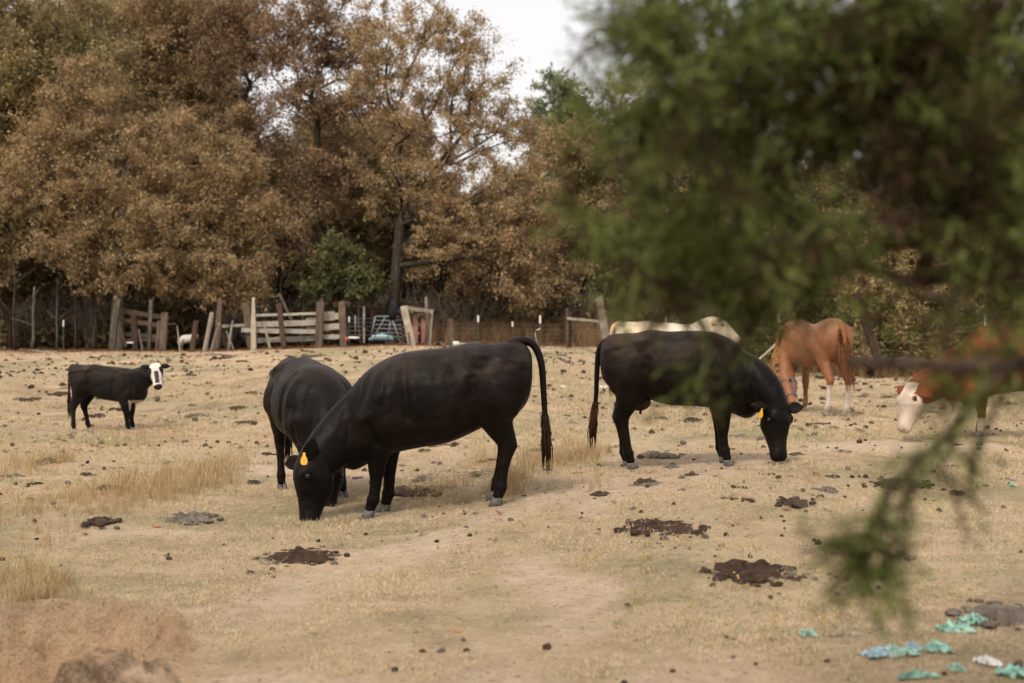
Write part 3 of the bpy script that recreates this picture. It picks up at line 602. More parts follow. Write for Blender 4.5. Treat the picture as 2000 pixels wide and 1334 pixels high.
# slim stems seen in the dark under the crowns
def stem(px, py0, py1, Y, lean, r, mat, label):
    x = (px-1000)/FPX*Y; z0 = g1(x, Y)-.05; top = at(px+lean, py1, Y); m = MB(); pts = []; g = random.Random(px)
    for i in range(6):
        t = i/5; pts.append((x+(top.x-x)*t+g.uniform(-.05, .05)*(0 < i < 5), Y+g.uniform(-.05, .05), z0+(top.z-z0)*t))
    m.tube(pts, [r*(1-.5*i/5) for i in range(6)], 6)
    for k_ in range(4):
        i = g.randint(2, 4); p = Vector(pts[i]); d = Vector((g.uniform(-1, 1), g.uniform(-.6, .6), g.uniform(.3, 1)))*g.uniform(.4, .9)
        m.tube([p, p+d*.5+Vector((0, 0, .03)), p+d], [r*.4, r*.3, r*.12], 4)
    o = m.build('tree_stem', MAT[mat], None, True); tag(o, label, 'tree', 'bare stems under the crowns'); return o
for px, py1, Y, lean, r, mat in [(30,520,45,-4,.05,'darkpost'),(62,560,46,6,.06,'barkgrey'),(110,540,47,3,.04,'barkgrey'),(150,570,46,-3,.05,'darkpost'),(185,550,47,5,.05,'barkgrey'),(320,560,48,4,.04,'barkgrey'),
                                (520,520,47,-6,.035,'barkgrey'),(545,480,48,8,.04,'barkgrey'),(590,470,47,3,.04,'barkgrey'),(642,440,47,-2,.03,'barkgrey'),(705,540,46,-10,.03,'barkgrey'),(870,540,49,4,.07,'darkpost'),(905,560,50,-2,.06,'darkpost'),(960,560,50,5,.05,'darkpost'),(1060,560,49,0,.05,'darkpost'),(1560,520,42,10,.05,'barkgrey')]:
    stem(px, 0, py1, Y, lean, r, mat, {30:'dark bare stem nearest the far left edge',62:'thicker grey stem at the far left',110:'thin grey stem just left of the white capped post in the dark',150:'dark slim stem between left edge and stockade',185:'grey stem close to the left end of the stockade',320:'thin grey stem behind the right end of the stockade',520:'pale thin stem behind the left boards of the board fence',545:'grey stem leaning right behind the dark leaning post',590:'grey stem just left of the slim tall trunk',642:'very thin tall stem just right of the slim tall trunk',705:'thin stem leaning left beside the green shrub',870:'dark thick stem behind the stubby wooden post',905:'dark stem left of the white capped posts',960:'dark stem between the white capped posts',1060:'dark stem behind the post with the rag',1560:'grey stem behind the chestnut horse'}[px])
# broom sedge behind the wire fence
sg = [blade_tuft('sedge_tuft', 26, .95, .016, .2, MAT['sedge'], .16) for _ in range(3)]
x = np.concatenate([rng.uniform(-2.6, 2.2, 420), rng.uniform(2.2, 4.5, 90), rng.uniform(6, 14, 160)]); y = np.concatenate([rng.uniform(46, 53, 420), rng.uniform(42, 48, 90), rng.uniform(33.6, 37, 160)])
scatter('broom_sedge', 'rust coloured broom sedge growing behind the wire fence', np.stack([x, y, gz(x, y)], 1), np.concatenate([rng.uniform(.5, 1.2, 510), rng.uniform(.3, .6, 160)]), sg, .1)

def brush(name, mat, seed):
    g_ = np.random.default_rng(seed); P = g_.normal(0, 1, (420, 3)); P /= np.linalg.norm(P, axis=1)[:, None]; P *= (g_.random(420)**.4)[:, None]*np.array([.75, .75, .7]); P[:, 2] = np.abs(P[:, 2]+.35)+.05
    V, F = leaves_np(P, .12); tw = MB()
    for i in range(26):
        a = g_.uniform(0, 6.28); b = g_.uniform(.1, .8); tw.tube([(0, 0, -.1), (math.cos(a)*b*.5, math.sin(a)*b*.5, .6), (math.cos(a)*b, math.sin(a)*b, g_.uniform(.8, 1.5))], [.012, .008, .003], 3, False)
    me = np_mesh(name, V, F); me.materials.append(MAT[mat]); me2 = tw.mesh(name+'_stem'); me2.materials.append(MAT['twig'])
    return [bpy.data.objects.new(name, me), bpy.data.objects.new(name+'_stem', me2)]
br = brush('brush', 'dusk', 1)+brush('brush', 'dusk', 2)+brush('brush', 'olive', 3)+brush('brush', 'russet', 4)
x = np.concatenate([rng.uniform(-24, 12, 1500), rng.uniform(5, 26, 500)]); y = np.concatenate([rng.uniform(47.5, 66, 1500), rng.uniform(37, 56, 500)]); k = y > 46+2*(x > -3)*(x < 4)+0*x; k |= x > 5
scatter('undergrowth', 'dark tangled undergrowth filling the wood floor', np.stack([x[k], y[k], gz(x[k], y[k])], 1), rng.uniform(.8, 1.7, k.sum()), br, .15)

# ------------------------------------------------------------------ fences
def timber(name, a, b, w, mat, parent=None, square=True, d=None, splinter=0):
    """a post or board from a to b, w metres wide and d deep, slightly uneven"""
    a, b = Vector(a), Vector(b); m = MB(); t = (b-a).normalized(); side = Vector((0, 1, 0)); s_ = (side-t*side.dot(t)).normalized(); u = t.cross(s_)
    d = d or w; rr = []; K = 4
    for i in range(K+1):
        p = a.lerp(b, i/K)+u*random.uniform(-.04, .04)*w; kk = random.uniform(.93, 1.07)*(1-splinter*(i/K)**3*.6)
        if square: off = [(-1, -1), (-.86, -1), (.86, -1), (1, -.86), (1, .86), (.86, 1), (-.86, 1), (-1, .86)]
        else: off = [(math.cos(q*math.pi/4), math.sin(q*math.pi/4)) for q in range(8)]
        rr.append([p+u*(ox*w/2*kk)+s_*(oy*d/2*kk)+(t*random.uniform(-.02, .05)*(i == K)) for ox, oy in off])
    m.rings(rr)
    me = m.mesh(name)
    o = link(name, me, MAT[mat], parent)
    return o
def ppost(name, px0, py0, px1, py1, Y, wpx, mat, parent=None, square=True, sink=.15, origin=None, dY=0, splinter=0):
    a = at(px0, py0, Y); b = at(px1, py1, Y); b.y += dY; s = FPX/Y
    a = a+(a-b).normalized()*sink; o_ = origin or Vector((0, 0, 0))
    return timber(name, a-o_, b-o_, wpx/s, mat, parent, square, splinter=splinter)
def single_post(px0, py0, px1, py1, Y, wpx, mat, label, name='fence_post', group='old fence posts', square=True, dY=0, splinter=0):
    base = at(px0, py0, Y); o = ppost(name, px0, py0, px1, py1, Y, wpx, mat, None, square, .15, base, dY, splinter); o.location = base; tag(o, label, 'post', group); return o
def board(name, x0, y0, x1, y1, Y0, Y1, hpx, mat, parent, origin, d=.03):
    a = at(x0, y0, Y0)-origin; b = at(x1, y1, Y1)-origin
    t = (b-a).normalized(); up = Vector((0, 0, 1)); up = (up-t*up.dot(t)).normalized(); nrm = t.cross(up); h = hpx/FPX*Y0; m = MB(); rr = []
    for i in range(6):
        p = a.lerp(b, i/5); k_ = random.uniform(.9, 1.06); sg_ = random.uniform(-.008, .008)
        rr.append([p+up*(h/2*k_*oz+sg_)+nrm*(d/2*oy)+(t*random.uniform(-.03, .03)*(i in (0, 5))) for oy, oz in ((-1, -1), (1, -1), (1, 1), (-1, 1))])
    m.rings(rr); return m.build(name, MAT[mat], parent)
# weathered board fence
o = at(490, 684, 43); f = empty('board_fence', o, 'weathered grey board fence with brown posts in the middle distance', 'fence')
for a in [(492,684,481,594,43,14,'post'),(623,676,626,590,43,14,'post'),(671,676,668,590,43,13,'post')]: ppost('post', *a, f, True, .15, o)
for a in [(494,616,652,611,43.2,43.2,5,'greywood'),(488,634,622,630,43.2,43.2,11,'greywood'),(626,621,664,617,43.2,43.2,13,'greywood'),(472,645,625,648,42.8,43.1,9,'greywood'),(630,640,664,637,43.2,43.2,13,'greywood'),(490,666,624,660,43.2,43.2,10,'greywood'),(626,659,664,657,43.2,43.2,9,'greywood'),(430,637,486,634,43.3,43.2,6,'greywood'),(598,624,668,620,43.3,43.3,7,'greywood'),(600,641,668,640,43.35,43.3,6,'greywood')]:
    board('board', a[0], a[1], a[2], a[3], a[4], a[5], a[6], a[7], f, o)
single_post(496,684,495,584,42.7,10,'palepost','pale splintered post leaning on the left end of the board fence',splinter=.8)
single_post(555,680,545,594,42.6,10,'darkpost','dark leaning post in front of the board fence')
single_post(528,682,515,630,42.6,5,'palepost','short pale stick propped against the board fence','leaning_pole',square=False)
single_post(399,688,414,612,42.2,9,'palepost','pale pole leaning right, left of the tall split post','leaning_pole',square=False)
single_post(424,685,430,584,42.8,12,'post','tall brown split post left of the board fence',splinter=.6)
single_post(412,687,428,632,42.5,6,'palepost','thin pale pole leaning on the tall split post','leaning_pole',square=False)
single_post(446,682,454,628,43,6,'palepost','short broken pale stake between split post and board fence','stake',square=False,splinter=.9)
single_post(452,672,442,648,43,3,'palepost','little forked branch beside the broken stake','stake',square=False)
single_post(374,690,383,628,41.5,9,'darkpost','dark leaning post in front of the white goat')
single_post(352,688,346,637,43,3.5,'palepost','thin forked dead stick beside the goat','stake',square=False,splinter=.9)
single_post(632,612,628,585,44.5,6,'brownboard','slanted brown stake behind the board fence','stake')
single_post(565,616,546,575,45.5,5,'barkgrey','thin slanting dead stem behind the board fence','stake',square=False)
# broken stockade on the left
o = at(260, 684, 44); f = empty('stockade', o, 'broken brown stockade of posts and rails under the drooping oak', 'fence')
for a in [(220,674,231,586,44,10,'barkgrey'),(265,680,262,618,43.5,11,'darkpost'),(291,679,295,588,43.8,7,'barkgrey'),(318,683,322,612,43,13,'post'),(306,680,310,630,43.6,5,'post'),(277,676,271,645,43.4,4,'barkgrey'),(244,668,233,632,43.6,4,'brownboard')]: ppost('post', *a, f, True, .15, o)
for a in [(232,606,330,622,44.3,44.3,10,'brownboard'),(232,624,316,636,44.3,44.3,9,'brownboard'),(318,632,345,633,44.3,44.3,3,'brownboard'),(238,652,316,658,44.4,44.4,7,'barkgrey'),(238,664,310,664,44.4,44.4,6,'brownboard')]: board('rail', a[0], a[1], a[2], a[3], a[4], a[5], a[6], a[7], f, o)
m = MB(); b_ = at(254, 669, 43.2); m.box((0, 0, 0), (.20, .05, .04)); q = m.build('board_scrap', MAT['white']); q.location = b_; tag(q, 'small white scrap of board at the foot of the stockade', 'scrap')
# back pen of boards behind the gate
o = at(760, 668, 47); f = empty('board_pen', o, 'old brown board pen behind the metal gate', 'fence')
for a in [(711,664,711,600,46,4,'palepost'),(727,662,727,594,47,6,'post'),(749,655,749,583,47.5,5,'palepost'),(834,640,832,582,47,5,'palepost'),(837,640,838,586,47.3,4,'post')]: ppost('post', *a, f, True, .1, o)
for yy, h in [(603,7),(613,4),(622,7),(634,5),(645,7),(656,5)]: board('board', 672, yy+2, 770, yy, 47.3, 47.3, h, 'brownboard', f, o)
board('board', 745, 600, 832, 596, 47.6, 47.6, 12, 'brownboard', f, o); board('board', 770, 612, 800, 612, 47.6, 47.6, 30, 'brownboard', f, o)
# galvanised gate
def pipes(segs, r, parent, name, mat, origin, n=6):
    for s_ in segs:
        m = MB(); m.tube([at(*p)-origin for p in s_], [r]*len(s_), n); m.build(name, MAT[mat], parent, True)
o = at(758, 662, 44); f = empty('metal_gate', o, 'blue grey tubular steel gate propped in the pen opening', 'gate')
pipes([[(733,618,44),(790,618,44)],[(725,660,44),(733,618,44)],[(757,662,44),(764,618,44)],[(764,618,44),(782,668,43.8)],[(728,664,44),(752,620,44.3)]], .022, f, 'upright', 'gate', o)
pipes([[(732,626+i*8,44),(785,626+i*8,44)] for i in range(5)], .014, f, 'bar', 'gate', o)
o = at(694, 664, 45.5); f = empty('panel_gate', o, 'dark narrow pipe gate right of the board fence', 'gate')
pipes([[(672,614,45.5),(680,664,45.5)],[(694,616,45.5),(694,662,45.5)],[(712,610,45.5),(712,640,45.5)]], .02, f, 'upright', 'gate', o)
pipes([[(674,622+i*8,45.5),(728,622+i*8,45.5)] for i in range(5)], .012, f, 'bar', 'wire', o)
# jacket hung over the gate
m = MB(); c = at(768, 618, 44); m.tube([(-.02, 0, .50), (.03, 0, .38), (.0, 0, .15), (-.04, 0, -.12)], [(.10, .05), (.13, .09), (.15, .10), (.10, .06)], 10, side=(0, 1, 0), jit=.12)
m.tube([(.05, -.02, .08), (.16, -.04, .16), (.26, -.04, .06), (.28, 0, -.02)], [(.05, .05), (.09, .07), (.08, .06), (.04, .04)], 9, side=(0, 1, 0), jit=.15)
q = m.build('jacket', MAT['jacket'], None, True); q.location = c; tag(q, 'black jacket draped over the corner of the steel gate', 'jacket')
# hutch / chute with faded red door
o = at(820, 668, 43); f = empty('cattle_chute', o, 'small timber chute with faded red door panels beside the steel gate', 'chute')
ppost('post', 838,667,842,607,43,8,'palepost',f,True,.1,o); ppost('post', 832,668,836,612,42.9,6,'post',f,True,.1,o)
board('beam', 788, 600, 846, 609, 42.6, 43.2, 7, 'palepost', f, o, .08); board('beam', 802, 613, 842, 615, 42.9, 42.9, 5, 'brownboard', f, o, .05)
for x0, x1 in ((806, 816), (823, 833)):
    m = MB(); a = at((x0+x1)/2, 645, 43)-o; m.box(a, ((x1-x0)/64.6, .03, .75)); m.build('door_panel', MAT['pink'], f)
m = MB()
for i in range(5): m.tube([at(776, 634+i*7, 42)-o, at(800, 646+i*7, 41.5)-o], [.012]*2, 5)
m.build('mesh_panel', MAT['wire'], f)
single_post(806,680,789,600,41.5,14,'palepost','thick pale post leaning left in front of the red door chute')
single_post(800,684,798,650,41.3,3,'post','thin dark stake at the foot of the thick leaning post','stake')
m = MB(); m.tube([(-.42, 0, .02), (-.3, .05, .08), (0, .1, .10), (.3, .05, .07), (.36, 0, .02)], [.02, .09, .12, .08, .02], 9, side=(0, 0, 1)); q = m.build('feed_sack', MAT['blue'], None, True); q.location = at(746, 665, 44.8); tag(q, 'pale blue plastic feed tub lying behind the gate', 'tub')
q.data.materials[0] = MAT['blue']
m = MB(); m.tube([(-.12, 0, .06), (-.02, 0, .07), (.1, 0, .06), (.22, 0, .07)], [(.03, .03), (.035, .035), (.04, .04), (.02, .02)], 8); q = m.build('jug', MAT['plwhite'], None, True); q.location = at(688, 664, 42.8); tag(q, 'white plastic jug lying beside the fence end', 'jug')
m = MB(); m.ellipsoid((0, 0, .05), (.06, .06, .07), n=10, m=6); q = m.build('bucket_cap', MAT['redp'], None, True); q.location = at(677, 666, 42.6); tag(q, 'round red plastic cap by the white jug', 'cap')
# wire fence with steel posts
def tposts():
    L = [(934,682,616,37,'left white capped steel post of the wire fence'),(1001,676,628,40,'shorter white capped steel post between two taller ones'),(1055,694,616,35.5,'white capped steel post with rag tied to it'),(1521,700,612,34,'white capped steel post left of the chestnut horse'),(1924,735,614,33,'white capped steel post above the red cow'),(1300,700,618,36,'white capped steel post rising over the cream cow'),(124,690,625,44,'white capped steel post in the dark at far left'),(914,664,608,50,'distant white capped steel post above the sedge'),(1012,664,608,50,'distant white capped steel post right of the other'),(682,672,618,43,'steel post right of the board fence')]
    for px, py, pt, Y, lab in L:
        b = at(px, py, Y); t = at(px, pt, Y); h = t.z-b.z; e = empty('steel_post', b, lab, 'post', 'white capped steel posts')
        m = MB(); m.box((0, 0, h*.4-.1), (.022, .006, h*.8+.2)); m.box((0, .014, h*.4-.1), (.006, .022, h*.8+.2)); m.build('stake', MAT['tpost'], e)
        m = MB(); m.tube([(0, .005, h*.8), (0, .005, h)], [.026, .024], 8); m.build('cap', MAT['white'], e)
tposts()
single_post(881,678,881,624,40,8,'post','stubby grey wooden post left of the steel posts')
o = at(1108, 668, 41); f = empty('rail_brace', o, 'brown post with a pale rail running to the leaning post', 'fence')
ppost('post', 1108,668,1108,604,41,6,'post',f,False,.1,o); ppost('post', 1112,672,1114,612,41.2,8,'darkpost',f,False,.1,o); board('rail', 1108, 622, 1172, 628, 41, 39, 5, 'palepost', f, o, .07)
single_post(1188,694,1171,582,36,15,'leangrey','tall grey post leaning left behind the rump of the second black cow',square=True)
bpy.data.objects[-1] if False else None
single_post(1184,694,1178,640,36.3,6,'darkpost','dark stake backing the tall leaning grey post','stake')
single_post(1714,700,1672,574,33.5,15,'darkpost','dark split post leaning hard left beside the horse')
single_post(1722,702,1690,610,33.7,6,'post','narrow brown timber fallen against the dark leaning post','leaning_pole')
single_post(1480,704,1530,660,33,4,'palepost','pale slanting pole between cream cow and horse','leaning_pole',square=False)
e = empty('wire_fence', at(934, 680, 37), 'sagging wire fence strung across the back of the pasture', 'fence'); eo = Vector(e.location)
for r_ in range(6):
    yy = [632, 641, 650, 658, 666, 673][r_]
    pts = [(860,yy,40),(934,yy+1,37),(1001,yy,38.5),(1055,yy+3,35.5),(1110,yy+2,40),(1180,yy+3,36)]
    m = MB(); m.tube([at(*p)-eo for p in pts], [.0045]*len(pts), 4); m.build('strand', MAT['wire'], e)
for r_ in range(4):
    pts = [(1196,640+r_*16,36),(1300,640+r_*17,36),(1420,650+r_*15,35),(1521,640+r_*17,34),(1650,650+r_*16,33.6),(1800,652+r_*17,33.3),(1924,648+r_*18,33),(2060,650+r_*18,33)]
    m = MB(); m.tube([at(*p)-eo for p in pts], [.0045]*len(pts), 4); m.build('strand', MAT['wire'], e)
m = MB()
for i in range(24):
    px = 865+i*13; Y = 37.5; m.tube([at(px, 633, Y)-eo, at(px, 676, Y)-eo], [.0025]*2, 3)
m.build('mesh_stays', MAT['wire'], e)
m = MB(); m.tube([(0, 0, 0), (-.08, -.02, -.03), (-.13, -.01, -.10), (-.10, 0, -.25), (-.06, 0, -.42)], [(.02, .01), (.03, .01), (.025, .01), (.015, .008), (.006, .004)], 6); q = m.build('rag', MAT['plwhite'], None, True); q.location = at(1055, 642, 35.4); tag(q, 'pale rag knotted round the third steel post', 'rag')
# junk and fallen timber by the fence
def lying(name, pts, r, mat, label, cat, group=None):
    o_ = onground(*pts[0]); m = MB(); P = []
    for (px, py, h) in pts_h(pts): 
        q = onground(px, py); P.append(Vector((q.x, q.y, q.z+h+r))-o_)
    m.tube(P, [r*random.uniform(.7, 1.1) for _ in P], 6, jit=.1); q = m.build(name, MAT[mat], None, True); q.location = o_; tag(q, label, cat, group); return q
def pts_h(p): return [(a, b, 0) for a, b in p]
lying('plank', [(890,676),(916,676)], .05, 'palepost', 'pale plank lying left of the wire fence', 'plank')
lying('plank', [(915,688),(960,686)], .05, 'greywood', 'flat grey plank on the ground below the stubby post', 'plank')
lying('log', [(926,674),(1005,668)], .06, 'post', 'thin log lying behind the wire fence', 'log')
lying('fallen_branch', [(848,676),(858,672),(870,682)], .05, 'post', 'broken branch lying by the chute corner', 'branch')
lying('plank', [(490,690),(515,687)], .04, 'palepost', 'pale scrap of board at the foot of the splintered post', 'plank')
lying('fallen_branch', [(1640,738),(1680,734),(1725,736)], .03, 'darkpost', 'dark fallen branch on the ground right of the horse', 'branch')
lying('fallen_branch', [(40,684),(80,688),(110,690)], .03, 'palepost', 'pale dead branch at the far left wood edge', 'branch')
m = MB(); m.ellipsoid((0, 0, .07), (.16, .10, .09), n=9, m=6); q = m.build('plastic_bag', MAT['plwhite'], None, True); q.location = at(888, 676, 41); tag(q, 'crumpled white plastic bag behind the stubby post', 'bag')

# ------------------------------------------------------------------ dung, stones, litter
def lump_mesh(seed, nl, R_, h, sz):
    g = random.Random(seed); m = MB()
    for i in range(nl):
        a = g.uniform(0, 6.28); r = R_*math.sqrt(g.random()); s = sz*g.uniform(.55, 1.25); rr = []
        c = Vector((r*math.cos(a), r*math.sin(a), s*.25+h*(1-r/max(R_, 1e-3))*g.uniform(.2, 1)))
        M_ = Matrix.Rotation(g.uniform(0, 6), 3, 'Z') @ Matrix.Rotation(g.uniform(-1.2, 1.2), 3, 'X')
        for k_ in range(1, 5):
            th = math.pi*k_/5; rr.append([c+M_ @ Vector((s*math.sin(th)*math.cos(j*math.pi/3)*g.uniform(.7, 1.3), s*math.sin(th)*math.sin(j*math.pi/3)*g.uniform(.6, 1.1), s*.75*math.cos(th))) for j in range(6)])
        m.rings(rr)
    return m.mesh('dung', False)
def pat_mesh(seed, R_, h, nl):
    """a flat crusted pat with a ragged rim and lumpy top, crumbs round it"""
    NA, NR = 44, 13; th = np.arange(NA)/NA*2*np.pi; rr = np.linspace(0, 1, NR)[1:]
    out = R_*(1+.75*fbm(np.cos(th)*1.4+seed, np.sin(th)*1.4, 1.3, 4, seed % 97)); V = [(0, 0, h*.8)]
    for r in rr:
        x_, y_ = np.cos(th)*out*r, np.sin(th)*out*r; k_ = (1-r**3); bump_ = .5+.9*np.abs(fbm(x_*16+seed, y_*16, 1.0, 4, 5))
        V += list(zip(x_, y_, (h*.7+.010)*k_*bump_+.026*(fbm(x_*34, y_*34+seed, 1.0, 3, 9))*(r < .97)-.012*(r > .97)))
    F = [(0, 1+j, 1+(j+1) % NA) for j in range(NA)]
    for i in range(len(rr)-1):
        for j in range(NA): a = 1+i*NA+j; b = 1+i*NA+(j+1) % NA; F.append((a, a+NA, b+NA, b))
    m = MB(); m.add(V, F); g = random.Random(seed)
    for i in range(nl if nl > 10 else 0):
        a = g.uniform(0, 6.28); r = R_*1.5*g.random()**.7; s_ = .018*g.uniform(.4, 1.5)*(1 if nl > 10 else .8); c = Vector((r*math.cos(a), r*math.sin(a), s_*.3)); rg = []
        for k_ in range(1, 4): t_ = math.pi*k_/4; rg.append([c+Vector((s_*1.2*math.sin(t_)*math.cos(j*1.2566)*g.uniform(.7, 1.3), s_*math.sin(t_)*math.sin(j*1.2566)*g.uniform(.7, 1.3), s_*.7*math.cos(t_))) for j in range(5)])
        m.rings(rg)
    return m.mesh('dung')
small = [pat_mesh(300+i, .075, .035, 9) for i in range(6)]+[lump_mesh(i, 8+i % 5, .075, .03, .032) for i in range(4)]+[lump_mesh(20+i, 24, .15, .035, .034) for i in range(5)]
for i, me in enumerate(small): me.materials.append(MAT['dung'] if i % 3 else MAT['dunggrey'])
g = random.Random(3); spots = []
while len(spots) < 330:
    px = g.uniform(-20, 2020); py = 694+(g.random()**1.9)*330
    if py > 980: continue
    if px > 1450 and py < 745: continue
    spots.append((px, py))
marks = [(150,848,'the calf hind hooves'),(255,841,'the calf front hoof'),(40,700,'the wood edge at far left'),(230,695,'the stockade foot'),(366,695,'the white goat'),(492,690,'the splintered fence post'),(625,682,'the board fence'),(720,690,'the steel gate'),(560,790,'the cow facing the camera'),(330,950,'the tall dry grass patch'),(60,905,'the left grass fringe'),(420,800,'the middle of the left field'),
         (850,905,'the belly of the largest cow'),(1065,880,'the largest cow tail'),(1055,700,'the post with the rag'),(1100,760,'the scrap between the two tails'),(1180,720,'the leaning grey post'),(1170,880,'the red tipped tail'),(1212,930,'the right black cow hind hooves'),(1400,895,'the right black cow front hooves'),(1523,890,'the right black cow muzzle'),(1290,810,'the right black cow udder'),(1560,812,'the horse front hooves'),(1625,820,'the horse white socks'),(1760,850,'the white cow face'),(1930,862,'the red cow hooves'),(1680,900,'the ground before the horse'),(1750,945,'the dung under the cedar branch')]
used_clods = set()
for i, (px, py) in enumerate(spots):
    if len(used_clods) >= 205: break
    p = onground(px, py); me = small[g.randrange(len(small) if py < 830 else 10)]
    o = bpy.data.objects.new('dung_clod', me); C.objects.link(o); o.location = p; o.rotation_euler = (0, 0, g.uniform(0, 6.28)); s = g.uniform(.5, 1.25)*(1+.25*(p.y > 20)); o.scale = (s*g.uniform(.9, 1.6), s*g.uniform(.8, 1.2), s*g.uniform(.5, .9))
    mk = min(marks, key=lambda q: math.hypot(q[0]-px, (q[1]-py)*2.2)); dx_, dy_ = px-mk[0], (py-mk[1])*2.2
    side_ = ('left of ' if dx_ < 0 else 'right of ') if abs(dx_) > abs(dy_) else ('behind ' if dy_ < 0 else 'in front of ')
    dist_ = 'close ' if math.hypot(dx_, dy_) < 60 else 'well ' if math.hypot(dx_, dy_) > 130 else ''
    size_ = 'large ' if o.scale[0] > 1.25 else 'small ' if o.scale[0] < .75 else ''
    lab = f"{size_}{'dark' if me.materials[0] == MAT['dung'] else 'grey'} {'wide' if o.scale[0] > 1.35*o.scale[1] else 'rounded'} dung clod {dist_}{side_}{mk[2]}"
    if lab in used_clods: bpy.data.objects.remove(o); continue
    used_clods.add(lab); tag(o, lab, 'dung', 'dung clods scattered over the pasture')
for px, py, R_, h, n, mat, lab in [(583,1092,.145,.07,110,'freshdung','large fresh brown dung pat in front of the grazing cow'),(1290,1030,.18,.04,90,'freshdung','long spread of dark dung below the second black cow'),(1470,1122,.15,.08,110,'freshdung','thick dark dung pat left of the hanging cedar sprig'),
                                (370,1014,.13,.06,60,'dunggrey','grey dried dung mound right of the tall grass'),(1965,1205,.13,.06,60,'dunggrey','grey brown dung mound near the teal plastic at the right edge'),(1765,1090,.05,.04,24,'dunggrey','small grey dung lump behind the hanging cedar sprig'),
                                (195,1020,.09,.04,36,'dung','dark lumpy dung below the tall grass at left'),(90,905,.10,.06,30,'dung','dark dung heap left of the tall grass'),(240,770,.16,.04,30,'dunggrey','low grey dung heap by the calf'),(118,770,.14,.06,26,'dung','round dark dung heap left of the calf'),
                                (815,960,.18,.03,50,'dung','churned dark dung on the bank under the big cow'),(1750,945,.18,.03,50,'freshdung','dark dung under the diagonal cedar branch'),(1290,890,.16,.02,26,'dunggrey','grey flattened dung between the legs of the second cow'),(1352,822,.14,.05,26,'dung','dark dung behind the second cow belly'),(1545,980,.12,.02,24,'dung','thin dung scatter right of the second cow head')]:
    me = pat_mesh(px, R_, h, n); me.materials.append(MAT[mat]); p = onground(px, py)
    o = link('dung_pile', me); o.location = p; o.scale = (1.25 if n > 40 else 1.0, 1.7, 1)
    tag(o, lab, 'dung', 'dung piles in the foreground')
crumb = []
for i in range(4):
    m_ = lump_mesh(60+i, 1, .0, 0, .022); m_.materials.append(MAT['dung'] if i < 3 else MAT['dunggrey']); crumb.append(bpy.data.objects.new('crumb', m_))
x, y = wedge(2300, 5, 38, 1.1); k = (fbm(x, y, .5, 3, 91)+.25*(y > 14)+.25*(y > 20) > .12); x, y = x[k], y[k]
ex, ey = [], []
for px, py, n in [(583,1095,45),(1310,1035,70),(1470,1120,60),(1960,1205,20),(1750,950,50),(1560,985,30)]:
    p = onground(px, py); ex.append(rng.normal(p.x, .22, n)); ey.append(rng.normal(p.y, .38, n))
x = np.concatenate([x]+ex); y = np.concatenate([y]+ey)
scatter('dung_crumbs', 'small dark crumbs of dung scattered over the ground', np.stack([x, y, gz(x, y)], 1), (.25+1.3*rng.random(len(x))**2.2)*np.clip(y/14, .7, 2.0), crumb, .4)
x, y = wedge(4000, 17, 38, 1.1, .38); k = (fbm(x, y, .45, 3, 191) > -.05); x, y = x[k], y[k]
scatter('trampled_clods', 'trampled clods of earth and dung in the middle of the pasture', np.stack([x, y, gz(x, y)], 1), rng.uniform(.4, 1.9, len(x))*np.clip(rng.random(len(x))*1.6, .4, 1), crumb, .5)

def crumple(name, px, py, wx, wy, mat, label, seed, group='scraps of plastic litter'):
    g_ = np.random.default_rng(seed); n = 13; p = onground(px, py); V = []; base = p.copy()
    s = g_.integers(0, 1000)
    for i in range(n):
        for j in range(n):
            u_, v_ = i/(n-1)-.5, j/(n-1)-.5; e = 1+.35*float(vnoise(np.array([math.atan2(v_, u_)*1.7+s]), np.array([s*1.]), 3)[0]-.5)*2
            X, Y_ = u_*wx*e+g_.normal(0, wx*.02), v_*wy*e+g_.normal(0, wy*.02)
            V.append((X, Y_, 0, g_.random()))
    xs_ = np.array([v[0]+base.x for v in V]); ys_ = np.array([v[1]+base.y for v in V]); z = gz(xs_, ys_)-base.z
    V2 = [(v[0], v[1], float(z[i])+.006+.032*v[3]**2*(1-abs(v[0])/wx)) for i, v in enumerate(V)]
    F = [(i*n+j, (i+1)*n+j, (i+1)*n+j+1, i*n+j+1) for i in range(n-1) for j in range(n-1) if g_.random() > .12]
    me = bpy.data.meshes.new(name); me.from_pydata(V2, [], F); me.materials.append(MAT[mat]); o_ = link(name, me); o_.location = base
    md = o_.modifiers.new('thickness', 'SOLIDIFY'); md.thickness = .0015
    tag(o_, label, 'litter', group); return o_
for i, a in enumerate([(1578,1242,.06,.10,'teal','small teal plastic scrap, leftmost of the litter'),(1715,1283,.12,.16,'blue','pale blue crumpled end of the large plastic sheet'),(1755,1276,.16,.18,'teal','large crumpled teal plastic sheet in the lower right'),(1830,1270,.10,.13,'teal','folded teal scrap right of the large sheet'),(1858,1232,.15,.15,'teal','long shredded teal plastic strip running up to the dung'),(1905,1215,.10,.13,'teal','torn teal plastic tip beside the grey dung mound'),
                      (1868,1312,.05,.06,'teal','small teal scrap below the teal sheet'),(1785,1268,.05,.08,'blue','little blue scrap on the large teal sheet'),(1925,1298,.09,.06,'plwhite','whitish scrap near the lower right corner'),(1985,1322,.16,.12,'teal','dark teal plastic heap in the lower right corner'),(1785,1326,.16,.04,'teal','teal plastic shreds along the bottom edge'),(1180,757,.36,.30,'plwhite','flat white plastic bag behind the tail of the second cow'),(1100,757,.12,.2,'plwhite','small white scrap between the two cow tails'),(1978,950,.06,.1,'teal','pale green speck of plastic at the right edge'),(1650,1245,.14,.02,'palepost','pale flat splinter beside the leftmost teal scrap')]):
    crumple('plastic_scrap', *a[:6], i+40)
